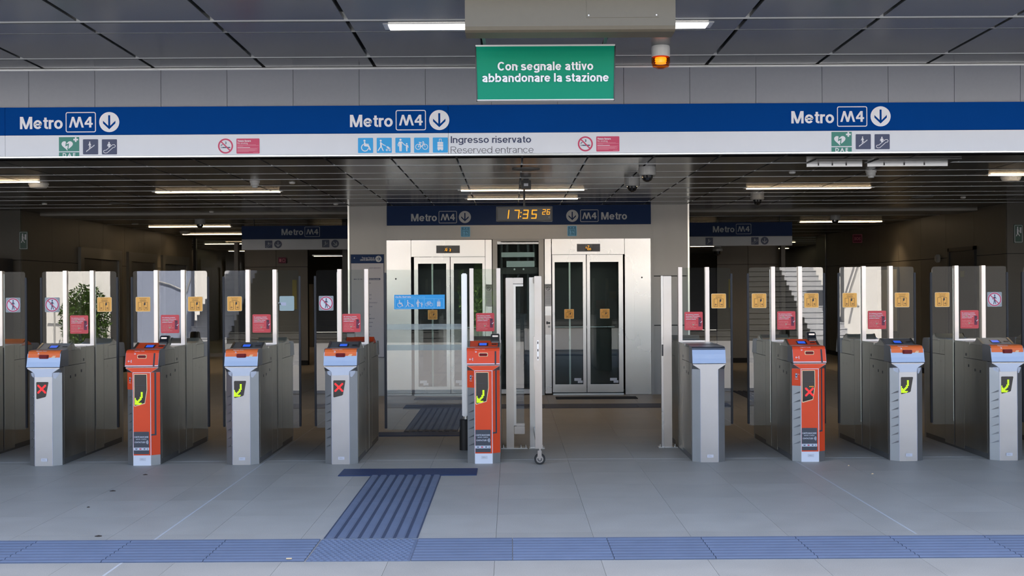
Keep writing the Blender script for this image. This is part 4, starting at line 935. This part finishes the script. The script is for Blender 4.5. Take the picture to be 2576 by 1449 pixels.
for px in (1350, 1362): put('bolt', MB().lathe((sx(px, 11.32), -.04, .01), [(.010, 0), (.010, .012), (.005, .012), (.005, .028)], 8), steel_frame, sg)
cpo = thing('closing_post', 'free standing steel post left of the plain exit gate', 'post', (wx(1676, 11.32), 11.32, 0))
q = cpo.location.x
put('stile', MB().box(wx(1667, 11.32) - q, wx(1688, 11.32) - q, -.03, .03, .0, 1.645), steel_frame, cpo, .003)
put('stop_strip', MB().box(wx(1662, 11.32) - q, wx(1667, 11.32) - q, -.022, .022, .0, 1.648), steel, cpo, .002)
put('strike_plate', MB().box(wx(1663, 11.32) - q, wx(1667, 11.32) - q, -.026, -.022, .88, .99), black_pl, cpo)
put('floor_flange', MB().box(wx(1653, 11.32) - q, wx(1702, 11.32) - q, -.05, .05, 0, .01), steel, cpo, .003)
for px in (1658, 1695): put('bolt', MB().lathe((wx(px, 11.32) - q, -.03, .01), [(.010, 0), (.010, .012), (.005, .012), (.005, .028)], 8), steel_frame, cpo)

# ================================================================== HANGING THINGS
def strip(x0, x1, y, z, m_, label, w=.10, group='ceiling light strips'):
    w = w if y < 10 else .075
    t = thing('ceiling_light', label, 'ceiling light', ((x0 + x1) / 2, y, z), group)
    L = (x1 - x0) / 2
    put('frame', MB().box(-L - .04, L + .04, -w / 2 - .012, w / 2 + .012, -.004, .03), alu, t)
    put('diffuser', MB().box(-L, L, -w / 2, w / 2, -.010, -.004), m_, t)
strip(wx(983, 9.05), wx(1782, 9.05), 9.05, 3.55, light_cool, 'bright ceiling light strip behind the beige box, above the green sign', .17)
strip(-.60, .90, 14.40, 2.74, light_warm, 'warm ceiling light strip above the clock, nearer of the pair', .10)
strip(-.57, .90, 15.78, 2.74, light_warm, 'warm ceiling light strip above the clock, farther of the pair', .10)
strip(-4.33, -2.82, 14.42, 2.74, light_warm, 'warm ceiling light strip above the leftmost red gate', .10)
strip(2.88, 4.38, 14.35, 2.74, light_warm, 'warm ceiling light strip above the rightmost red gate', .10)
strip(-6.65, -5.17, 12.92, 2.74, light_warm, 'warm ceiling light strip at the left edge of the photo', .10)
strip(5.2, 6.7, 12.78, 2.74, light_warm, 'warm ceiling light strip at the right edge of the photo', .10)
strip(-6.8, -5.28, 22.2, 2.74, light_warm, 'warm light strip on the far left ceiling, left of the hanging sign', .12)
strip(5.36, 6.86, 21.8, 2.74, light_warm, 'warm light strip on the far right ceiling, right of the hanging sign', .12)
strip(-7.0, -5.5, 25.2, 2.74, light_warm, 'warm light strip on the left ceiling just before the dark glass wall', .12)
strip(-7.9, -6.4, 30.5, 2.74, light_warm, 'warm light strip seen behind the left dark glass wall', .12)
strip(-8.6, -6.6, 36.0, 2.74, light_warm, 'warm light strip deepest on the left behind the dark glass', .14)
strip(5.9, 7.6, 31.5, 2.74, light_warm, 'warm light strip seen behind the right dark glass wall', .12)
strip(6.5, 8.6, 36.5, 2.74, light_warm, 'warm light strip deepest on the right behind the dark glass', .14)
strip(-5.0, -4.0, 30.0, 2.40, light_warm, 'low warm light strip under the left hanging sign', .12)
strip(4.1, 5.3, 28.0, 2.52, light_warm, 'low warm light strip under the right hanging sign', .12)
# recessed downlights washing the side walls
for i, (x_, y_, nm) in enumerate(((-6.75, 21.2, 'before the first lift door on the left wall'), (-6.75, 24.6, 'between the left wall lift doors'), (6.75, 22.0, 'by the red square sign on the right wall'), (-4.8, 22.6, 'before the far left passage wall'), (4.9, 22.6, 'before the far right passage wall'))):
    o = put('downlight', MB().lathe((0, 0, 0), [(.05, .01), (.06, .0), (.06, -.006), (.045, -.008)], 18), white_pl, loc=(x_, y_, 2.735)); tag(o, 'small round ceiling downlight ' + nm, 'ceiling light', 'downlights')
    L_ = bpy.data.lights.new('downlight_lamp', 'SPOT'); L_.energy = 26; L_.spot_size = 1.5; L_.spot_blend = .8; L_.color = (1, .72, .42); L_.shadow_soft_size = .05
    lo = bpy.data.objects.new('downlight_lamp', L_); COL.objects.link(lo); lo.location = (x_, y_, 2.71)
    lo.rotation_euler = Vector(((-.25 if x_ < 0 else .25) if abs(x_) > 6 else 0, .25 if abs(x_) < 6 else 0, -1)).to_track_quat('-Z', 'Y').to_euler()
for i, (x_, y_) in enumerate(((-4.2, 13.6), (-1.4, 13.6), (1.4, 13.6), (4.2, 13.6), (0.2, 16.2))):
    pass

# clock
ck = thing('digital_clock', 'black hanging digital clock with amber digits in front of the lifts', 'clock', (WX(1319, 538, 13.9), 13.9, WZ(1319, 538, 13.9)))
SC = 13.9 / F
bw, bh = 71 * SC, 19 * SC
put('case', MB().box(-bw, bw, 0, .09, -bh, bh), black_pl, ck, .004)
put('screen', MB().box(-bw + 4.5 * SC, bw - 4 * SC, -.004, 0, -bh + 4 * SC, bh - 4 * SC), M('clock_screen', (.075, .075, .08), .35), ck)
put('pole', MB().box(-.012, .012, .03, .055, bh, 2.742 - ck.location.z), black_pl, ck)
put('pole_collar', MB().lathe((0, .042, 2.735 - ck.location.z), [(.05, .0), (.05, -.02), (.02, -.03)], 16), black_pl, ck)
SEGS = {'1': 'bc', '7': 'abc', '3': 'abgcd', '5': 'afgcd', '2': 'abged', '6': 'afgedc'}
def digit(ch, x, y, w, h, t, col):
    sl = .12; P = {'tl': (0, h), 'tr': (w, h), 'ml': (0, h / 2), 'mr': (w, h / 2), 'bl': (0, 0), 'br': (w, 0)}
    P = {k: (x + a + b_ * sl, y + b_) for k, (a, b_) in P.items()}
    E = {'a': ('tl', 'tr'), 'b': ('tr', 'mr'), 'c': ('mr', 'br'), 'd': ('bl', 'br'), 'e': ('ml', 'bl'), 'f': ('tl', 'ml'), 'g': ('ml', 'mr')}
    out = []
    for s_ in SEGS[ch]: out += line([P[E[s_][0]], P[E[s_][1]]], t)
    return [(col, 1, out)]
for ch, cx_ in (('1', -52), ('7', -26), ('3', -3.5), ('5', 18)): flat('time_digit', T(digit(ch, cx_, -11, 11, 20, 2.6, 'led_a'), SC), ck, (0, -.005, 0))
for a_, b_ in ((-8.2, 3.3), (-9.6, -6.6)): flat('colon_dot', T([('led_a', 1, disc(a_, b_, 1.7, 10))], SC), ck, (0, -.005, 0))
for ch, cx_ in (('2', 45.4), ('6', 56.5)): flat('seconds_digit', T(digit(ch, cx_, -1.5, 6.5, 12, 1.6, 'led_a'), SC), ck, (0, -.005, 0))
flat('light_sensor', T([('grey', 1, ring(63, -9, 1.7, .8, 12))], SC), ck, (0, -.005, 0))
# inner hanging signs
def hang_sign(xa, xb, d, py_t, py_m, py_b, pxm, label, mset, icons):
    p = W(pxm, py_m, d); t = thing('hanging_sign', label, 'sign', (p.x, d, p.z))
    x0, x1 = WX(xa, 600, d) - p.x, WX(xb, 600, d) - p.x; zt, zb = WZ(pxm, py_t, d) - p.z, WZ(pxm, py_b, d) - p.z
    put('blue_panel', MB().box(x0, x1, 0, .12, 0, zt), dark_blue_band, t); put('grey_panel', MB().box(x0, x1, 0, .12, zb, -.004), M('sign_grey', (.62, .63, .66), .5), t)
    for xx in (x0 + .2, x1 - .2): put('hanger', MB().tube((xx, .06, zt), (xx, .06, 2.745 - p.z), .012, 8), black_pl, t)
    s = d / F; mx, mz, k = mset
    q = W(mx, mz, d); put_metro(m4_glyph('ltg', 1, s * k, 0, 0) + [('ltg', 1, gtxt('Metro', -153 * s * k, -16 * s * k, 30.8 * s * k, 107.5 * s * k))], t, (q.x - p.x, -.002, q.z - p.z))
    for kind, ix, iz in icons:
        q = W(ix, iz, d)
        if kind == 'esc': itx = sq(ic_esc('ltg'), 'navy', 9.3 * s)
        elif kind == 'stairs': itx = sq(ic_stairs('ltg'), 'navy', 9.3 * s)
        else: itx = [('navy', 1, disc(0, 0, 9.8 * s, 24))] + T(rot(arrow_down('ltg', 2), 0 if kind == 'down' else PI / 4), 9.3 * s)
        flat('pictogram', itx, t, (q.x - p.x, -.002, q.z - p.z))
    return t
hang_sign(608, 900, 20.4, 568, 601, 628, 740, 'hanging dark blue and grey Metro M4 sign left of the lift block', (785.5, 583, .505), (('esc', 676, 614.5), ('down', 699.5, 614.5), ('stairs', 819.5, 613), ('downright', 843, 613)))
hang_sign(1700, 1993, 20.4, 559, 594, 618, 1865, 'hanging dark blue and grey Metro M4 sign right of the lift block', (1870.5, 576, .505), (('stairs', 1784, 607), ('esc', 1899, 606), ('down', 1923.5, 605.5)))
# green sign
gs = thing('evacuation_sign', 'green hanging sign reading Con segnale attivo abbandonare la stazione', 'sign', (WX(1372, 182, 8.6), 8.6, WZ(1372, 182, 8.6)))
s8 = 8.6 / F
put('panel', MB().loft([[(-171 * s8, -.0, -68.5 * s8), (171 * s8, -.0, -68.5 * s8), (171 * s8, .05, -68.5 * s8), (-171 * s8, .05, -68.5 * s8)], [(-174 * s8, -.01, 66 * s8), (174 * s8, -.01, 66 * s8), (174 * s8, .05, 66 * s8), (-174 * s8, .05, 66 * s8)]]), C['greenb'], gs)
put('top_rail', MB().box(-175.5 * s8, 175.5 * s8, -.016, .055, 65 * s8, 69 * s8), white_pl, gs, .002); put('bottom_rail', MB().box(-172 * s8, 172 * s8, -.008, .055, -70.5 * s8, -68 * s8), white_pl, gs, .001)
for s in (-1, 1): put('end_cap', MB().loft([[(s * (171 + a) * s8, b_, -70 * s8) for a, b_ in ((0, -.006), (3, -.006), (3, .055), (0, .055))], [(s * (174 + a) * s8, b_, 66 * s8) for a, b_ in ((0, -.014), (3, -.014), (3, .055), (0, .055))]]), black_pl, gs)
for s, t_ in ((-1, -152), (1, 150)): put('hanger', MB().loft([[(t_ * s8 + a, b_, 69 * s8) for a, b_ in ((-.012, .015), (.012, .015), (.012, .04), (-.012, .04))], [((t_ + s * 14) * s8 + a, b_, 3.555 - gs.location.z) for a, b_ in ((-.012, .0), (.012, .0), (.012, .025), (-.012, .025))]]), M('hanger_green', (.03, .09, .08), .4), gs)
flat('lettering', T([('white', 1, gtxt('Con segnale attivo', 0, 4.5, 21.5, 240, 'c', .17) + gtxt('abbandonare la stazione', 0, -24.5, 21.5, 318, 'c', .17))], s8), gs, (0, -.0125, 0))
# beige housing
bb = thing('shutter_housing', 'beige metal box with rounded lower edge hanging at the top of the photo', 'ceiling housing', (wx(1438.5, 8.0), 8.0, 3.3))
hw = 265 / F * 8.0
prof = [(0, .25), (0, .035), (.012, .012), (.035, 0), (.22, 0), (.24, .02), (.24, .25)]
put('casing', MB().prism_x([(a, b_ - .0) for a, b_ in prof], -hw, hw), beige_box, bb)
bb.location.z = WZ(1438, 78, 8.0)
h1 = put('access_panel', MB().box(.11, .60, -.003, .001, .09, .235), beige_box, bb, .001)
for sx_ in (.125, .585): put('screw', MB().lathe((sx_, -.003, .105), [(.006, 0), (.005, -.002)], 8, 'y'), steel_post, h1)
# beacon
bc = thing('warning_beacon', 'amber warning beacon with white base under the front ceiling', 'lamp', (WX(1662, 120, 9.85), 9.85, 3.55))
put('base', MB().lathe((0, 0, 0), [(.074, 0), (.077, -.02), (.077, -.085), (.070, -.09)], 28), white_pl, bc)
ln = put('lens', MB().lathe((0, 0, 0), [(.072, -.09), (.077, -.10), (.077, -.145), (.066, -.172), (.03, -.188), (.002, -.19)], 28), glass_mat('amber_glass', (1.0, .42, .03), 1.5, .12, 0), bc)
put('lamp_core', MB().lathe((0, 0, 0), [(.045, -.095), (.05, -.11), (.042, -.115), (.05, -.125), (.042, -.13), (.045, -.145)], 20), amber_core, bc)
put('inner_lens', MB().lathe((0, 0, 0), [(.068, -.092), (.070, -.14), (.055, -.165), (.02, -.178)], 24), M('amber_body', (.55, .17, .01), .4, emit=(1, .3, 0), es=.12), bc) if False else None

# ceiling devices
def dome(px, py, label, big=1.0, z=2.74, dd=None):
    dy = (py - CY) + TH * (px - CX); d = dd or (z - EYE - .0) * F / -dy * 1.0
    t = thing('dome_camera', label, 'camera', (WX(px, py, d), d, z)); r = .085 * big
    put('mount', MB().lathe((0, 0, 0), [(r, 0), (r * 1.02, -.03), (r * 1.02, -.075), (r * .92, -.085)], 24), grey_pl, t)
    put('dome', MB().lathe((0, 0, 0), [(r * .66, -.085), (r * .64, -.11), (r * .48, -.135), (r * .2, -.15), (.001, -.153)], 20), dome_m, t)
dome(1628, 420, 'white dome camera on the ceiling, upper of the pair right of the clock')
dome(1590, 449, 'white dome camera on the ceiling, lower of the pair right of the clock')
dome(1905, 486, 'white dome camera on the ceiling above the rightmost red gate')
dome(503, 552, 'small dome camera on the left ceiling near the far light strip')
dome(2101, 541, 'small dome camera on the right ceiling near the far light strip')
t = thing('dome_camera', 'dark dome camera hanging under the right Metro sign', 'camera', (WX(1805, 622, 21), 21, WZ(1805, 622, 21)))
put('bracket', MB().tube((0, 0, .04), (0, 0, 2.745 - t.location.z), .015, 8), grey_pl, t)
put('mount', MB().box(-.06, .06, -.03, .03, 0, .05).lathe((0, 0, 0), [(.06, .0), (.09, -.03), (.09, -.07)], 16), grey_pl, t); put('dome', MB().lathe((0, 0, 0), [(.07, -.07), (.06, -.12), (.02, -.15)], 14), dome_m, t)
def detector(px, py, label, kind):
    dy = (py - CY) + TH * (px - CX); d = 1.21 * F / -dy
    t = thing('smoke_detector' if kind != 'disc' else 'ceiling_speaker', label, 'detector' if kind != 'disc' else 'speaker', (WX(px, py, d), d, 2.74))
    if kind == 'det':
        put('base', MB().lathe((0, 0, 0), [(.055, 0), (.055, -.02), (.05, -.022)], 20), white_pl, t); put('head', MB().lathe((0, 0, 0), [(.048, -.022), (.046, -.05), (.034, -.055), (.030, -.075)], 20), white_pl, t)
    elif kind == 'bowl':
        put('base', MB().lathe((0, 0, 0), [(.11, 0), (.11, -.012)], 24), white_pl, t); put('cover', MB().lathe((0, 0, 0), [(.105, -.012), (.10, -.03), (.085, -.048), (.03, -.055)], 24), white_pl, t)
    elif kind == 'small': put('head', MB().lathe((0, 0, 0), [(.035, 0), (.033, -.012), (.02, -.018)], 16), white_pl, t)
    else: put('grille', MB().lathe((0, 0, 0), [(.14, 0), (.14, -.006), (.12, -.010)], 28), M('speaker_grille', (.16, .16, .155), .6), t)
for a in ((641, 455, 'white smoke detector above the leftmost red gate', 'det'), (2191, 429, 'white smoke detector on the right ceiling below the DAE pictogram', 'det'), (97, 462, 'large white bowl detector at the left edge of the ceiling', 'bowl'), (2543, 445, 'large white bowl detector at the right edge of the ceiling', 'bowl'),
          (466, 582, 'white bowl detector on the far left ceiling', 'bowl'), (735, 459, 'small white ceiling sensor right of the left smoke detector', 'small'), (1993, 433, 'small white ceiling sensor left of the right smoke detector', 'small'), (112, 512, 'small round sensor on the dark left ceiling', 'small'),
          (2423, 496, 'small round sensor on the dark right ceiling', 'small'), (532, 532, 'small sensor above the left far dome camera', 'small'), (845, 513, 'small sensor on the ceiling left of the lift block', 'small'), (1728, 500, 'small sensor on the ceiling at the right corner of the lift block', 'small'),
          (1323, 425, 'round flat speaker in the ceiling above the motion sensor', 'disc'), (300, 512, 'round flat speaker in the dark left ceiling', 'disc'), (2320, 495, 'round flat speaker in the dark right ceiling', 'disc')): detector(*a)
ms = thing('motion_sensor', 'black box sensor with white window on the ceiling above the clock', 'sensor', (WX(1323, 438, 12.95), 12.95, 2.74))
put('body', MB().box(-.055, .055, -.05, .05, -.115, -.02).box(-.03, .03, -.03, .03, -.02, 0), black_pl, ms, .004); put('window', MB().box(-.024, .024, -.054, -.05, -.085, -.055), C['paper'], ms)

# ceiling hatch opening on the right
ho = thing('open_ceiling_hatch', 'open ceiling hatch with two bright metal edges under the right DAE pictogram', 'hatch', (3.3, 11.25, 2.74))
for k, (xa, xb) in enumerate(((-.42, .12), (.17, .95))):
    put('hatch_edge', MB().box(xa, xb, .20, .212, -.04, .0), alu, ho)
    put('hatch_panel', MB().box(xa, xb, -.16, .19, -.012, -.004), ceil_m, ho)
    for q_ in (.2, .45, .7): put('clip', MB().box(xa + (xb - xa) * q_, xa + (xb - xa) * q_ + .012, .194, .2, -.03, -.008), black_pl, ho)

# side wall items
def side_lift(y0, y1, label):
    t = thing('lift_door', label, 'lift door', (-7.3, (y0 + y1) / 2, 0)); h = (y1 - y0) / 2
    fr = MB().box(0, .05, -h, -h + .16, 0, 2.10).box(0, .05, h - .16, h, 0, 2.10).box(0, .05, -h, h, 2.10, 2.28)
    put('frame', fr, M('dark_steel', (.20, .195, .18), .4, .8), t)
    for a, b_ in ((-h + .16, 0), (0, h - .16)): put('door_leaf', MB().box(-.01, .02, a + .004, b_ - .004, .01, 2.09), M('dark_leaf', (.10, .10, .10), .35, .8), t)
side_lift(19.9, 22.0, 'dark lift door on the left side wall, nearest of three')
side_lift(22.4, 24.2, 'dark lift door on the left side wall, middle of three')
side_lift(24.6, 26.6, 'dark lift door on the left side wall, farthest of three')
def plate(name, label, cat, px, py, d, w, h, items, m_=None, side=None):
    p = W(px, py, d); t = thing(name, label, cat, (p.x, d, p.z))
    put('plate', MB().box(-w / 2, w / 2, 0, .012, -h / 2, h / 2), m_ or C['green'], t, .002)
    if items: flat('pictogram', items, t, (0, -.001, 0))
    if side: t.rotation_euler = (0, 0, side)
    return t
exit_it = T([('paper', 1, rframe(-.095, -.24, .095, .24, .01, .01) + line([(-.02, .14), (-.02, .02)], .04) + disc(-.02, .18, .02, 10) + line([(-.02, .02), (-.05, -.06)], .02) + line([(-.02, .02), (.03, -.06)], .02) + rect(.03, .02, .07, .18) + line([(-.02, .1), (.04, .06)], .015))], 1)
plate('exit_sign', 'tall green exit sign on the dark wall at the far left', 'sign', 59, 605, 17.56, .11 * 0 + .13, .27, T(exit_it, .6, sy=.52), M('exit_green', (.03, .08, .06), .4))
plate('exit_sign', 'tall green exit sign on the dark wall at the far right', 'sign', 2562, 588, 17.21, .13, .27, T(exit_it, .6, sy=.52), M('exit_green', (.03, .08, .06), .4))
p = thing('sos_sign', 'dark red square SOS sign on the right side wall', 'sign', (7.22, 24.2, WZ(2183, 600, 24.2))); p.rotation_euler = (0, 0, -PI / 2 * .0)
put('plate', MB().box(-.10, -.0, -.0, .015, -.09, .09).box(-.20, -.10, 0, .015, -.09, .09), C['maroon'], p, .002); flat('lettering', [('rose', 1, txt('SOS', -.1, -.03, .06, .13, 'c', .03) + rframe(-.195, -.085, -.005, .085, .01, .008))], p, (0, -.002, 0))
plate('hydrant_sign', 'dark red fire equipment sign on the far wall under the left Metro sign', 'sign', 710, 655, 23.95, .16, .12, [('rose', 1, ring(.03, 0, .03, .008, 14) + rect(-.06, -.03, -.02, .03))], C['maroon'])
po = thing('wall_poster', 'pale map poster in a frame on the right side wall', 'poster', (7.23, 22.6, 1.28))
put('frame', MB().box(-.02, 0, -.62, .62, -.62, .62), M('poster_frame', (.1, .1, .09), .5), po); put('sheet', MB().box(-.024, -.02, -.58, .58, -.58, .58), M('poster_sheet', (.45, .41, .33), .5, noise=.15, nscale=4), po)
dr = thing('service_door', 'dark service door with yellow label on the right side wall', 'door', (7.25, 18.9, 0))
put('door_leaf', MB().box(-.02, .0, -.5, .5, 0, 2.1), M('door_dark', (.03, .03, .032), .4), dr); put('door_frame', MB().box(-.04, 0, -.56, -.5, 0, 2.16).box(-.04, 0, .5, .56, 0, 2.16).box(-.04, 0, -.56, .56, 2.1, 2.16), black_pl, dr)
put('yellow_label', MB().box(-.024, -.02, -.1, .06, 1.68, 1.78), M('label_olive', (.25, .22, .03), .5), dr)
ph = thing('wall_speaker', 'small white round device on the right side wall beside the dark door', 'intercom', (7.23, 19.9, WZ(2407, 650, 19.9)))
put('body', MB().lathe((-.04, 0, 0), [(.07, .04), (.07, 0), (.05, -.02)], 16, 'x'), grey_pl, ph)
ys = plate('yellow_notice', 'narrow yellow vertical notice on the far left passage wall', 'notice', 741, 741, 23.988, .09, .60, None, M('notice_yellow', (.42, .33, .03), .5))
ys = plate('yellow_notice', 'narrow yellow vertical notice on the far right passage wall', 'notice', 1838, 738, 23.988, .08, .58, None, M('notice_yellow', (.42, .33, .03), .5))
vm = thing('ticket_machine', 'dark machine cabinet with small screen at the left edge of the photo', 'machine', (-7.75, 17.24, 0))
put('cabinet', MB().box(-.5, .36, -.3, .28, 0, 2.02), M('machine_dark', (.03, .032, .04), .35), vm, .01); put('screen', MB().box(-.3, .1, -.305, -.3, 1.3, 1.6), screen_blk, vm)
vm = thing('ticket_machine', 'dark blue machine with green light at the right edge of the photo', 'machine', (7.95, 16.9, 0))
put('cabinet', MB().box(-.32, .5, -.3, .3, 0, 1.95), M('machine_blue', (.012, .02, .045), .3), vm, .01); put('status_light', MB().lathe((-.22, -.30, 1.76), [(.015, 0), (.012, -.01)], 10, 'y'), M('green_led', (0, .3, .05), .4, emit=(.05, 1, .2), es=1.5), vm)
pn = thing('wall_cabinet', 'pale narrow cabinet beyond the far left passage wall', 'cabinet', (WX(781, 780, 25.5), 25.5, 0))
put('body', MB().box(-.07, .07, 0, .2, .3, 1.66), white_pl, pn, .01)

# litter on the floor
def litter(px, py, label, cat, mb, m_, rz=0):
    dy = (py - CY) + TH * (px - CX); d = EYE * F / dy; o = put(cat.replace(' ', '_'), mb, m_, loc=(WX(px, py, d), d, 0), bevel=.001); o.rotation_euler = (0, 0, rz); tag(o, label, cat)
litter(727, 1412, 'white and brown cigarette butt lying on the blue tactile band', 'cigarette butt', MB().tube((-.016, 0, .015), (.016, .002, .015), .0045, 8), C['cream'])
leaf_mb = lambda s: MB().loft([[(-.03 * s, 0, .001), (0, .012 * s, .001), (.03 * s, .002, .001), (0, -.01 * s, .001)], [(-.03 * s, 0, .004), (0, .012 * s, .009), (.03 * s, .002, .006), (0, -.01 * s, .003)]])
brown_leaf = M('dry_leaf', (.045, .03, .02), .7)
litter(283, 1236, 'small dry leaf on the floor in front of the leftmost red gate', 'leaf', leaf_mb(.8), brown_leaf)
litter(247, 1350, 'small dry leaf just behind the blue tactile band at left', 'leaf', leaf_mb(.8), brown_leaf)
litter(222, 1277, 'tiny dark leaf fragment in the middle of the left floor', 'leaf', leaf_mb(.4), brown_leaf)
litter(365, 1195, 'thin dark leaf on the floor close before the leftmost red gate', 'leaf', leaf_mb(.7), brown_leaf)
litter(2195, 1193, 'tiny pale scrap on the floor before the second gate from the right', 'paper scrap', leaf_mb(.4), C['cream'])
litter(2135, 1172, 'tiny pale scrap on the floor behind the gates at right', 'paper scrap', leaf_mb(.3), C['cream'])

# ================================================================== THE WORLD BEHIND THE CAMERA (seen only in reflections and as light)
conc_l = M('light_stair_stone', (.42, .43, .45), .8, noise=.12, nscale=3)
def step_flight(name, x0, x1, y, n, rise, run, m_):
    t = st(name, MB().box(x0, x1, y - n * run - 2, y - n * run, 0, n * rise), m_)
    for k in range(n): put('step', MB().box(x0, x1, y - k * run - run - .001, y - k * run + .03, 0, (k + 1) * rise - .03).box(x0, x1, y - k * run - run, y - k * run + .05, (k + 1) * rise - .03, (k + 1) * rise), m_, t)
step_flight('stairs_right', 8.75, 9.9, -12, 20, .16, .32, conc_l)
step_flight('stairs_left', -9.5, -8.3, -12, 20, .16, .32, conc_l)
step_flight('stairs_centre', -8.2, 8.7, -11.6, 22, .16, .32, stair_dark)
st('wall_street_right', MB().box(9.9, 11.0, -13, -12.6, 0, 3.4), white_wall)
st('wall_street_right_back', MB().box(8.3, 12.0, -19.6, -19.2, 0, 6), white_wall)
st('wall_street_left', MB().box(-13.8, -11.9, -13, -12.6, 0, 3.4), white_wall)
st('wall_street_shade_tint', MB().box(-11.1, -9.5, -13, -12.6, 0, 3.4), shade_tint_wall)  # stands in the sun; its bluish shade is only in the colour
st('wall_street_dark_left', MB().box(-30, -13.8, -13, -12.6, 0, 3.4), stair_dark)  # these dark walls carry shade in their colour to keep reflections dim
st('wall_street_dark_right', MB().box(11.0, 30, -13, -12.6, 0, 3.4), stair_dark)
st('wall_street_slot', MB().box(-11.9, -11.1, -13, -12.6, 0, 3.4), stair_dark)
st('wall_street_back', MB().box(-40, 40, -34, -33.5, 0, 9), white_wall)
st('shade_slab_over_stairs', MB().box(-8.3, 8.3, -20, -8.5, 4.6, 5.0), conc)  # unseen slab added to shade the central stairs
st('handrail_wall', MB().tube((-10.1, -12.55, 1.72), (-9.62, -12.55, 1.50), .02).tube((-9.62, -12.55, 1.50), (-9.5, -12.55, 1.9), .02).tube((-10.1, -12.55, 1.72), (-10.6, -12.55, 1.86), .02), grey_pl)
hr = st('handrail_left', MB().tube((-13.6, -12.2, 1.05), (-11.8, -12.2, 1.05), .03).tube((-13.4, -12.2, 0), (-13.4, -12.2, 1.05), .025).tube((-12.4, -12.2, 0), (-12.4, -12.2, 1.05), .025), grey_pl)
hr = st('handrail_right', MB().tube((10.2, -12.2, .95), (10.2, -18.4, 4.1), .03).tube((9.8, -12.2, .9), (10.35, -12.2, 2.6), .03), grey_pl)
def shrub(name, c, rx, rz, n, seed):
    rnd = random.Random(seed); mb = MB()
    for _ in range(n):
        u = Vector((rnd.gauss(0, 1), rnd.gauss(0, 1), rnd.gauss(0, 1))).normalized() * rnd.random() ** .4
        p_ = Vector((c[0] + u.x * rx, c[1] + u.y * rx * .6, c[2] + u.z * rz)); a = Vector((rnd.gauss(0, 1), rnd.gauss(0, 1), rnd.gauss(0, 1))).normalized() * .09; b_ = a.orthogonal().normalized() * .03
        mb.add([p_ - a, p_ + b_, p_ + a, p_ - b_], [(0, 1, 2, 3)])
    o = put(name, mb, leaf, kind='stuff'); o['label'] = 'green shrub across the street behind the viewer'; return o
shrub('street_shrub', (-12.4, -11.9, .75), .75, 1.0, 2200, 1)
shrub('street_shrub', (-.95, -11.2, 1.4), .55, 1.8, 2600, 2)
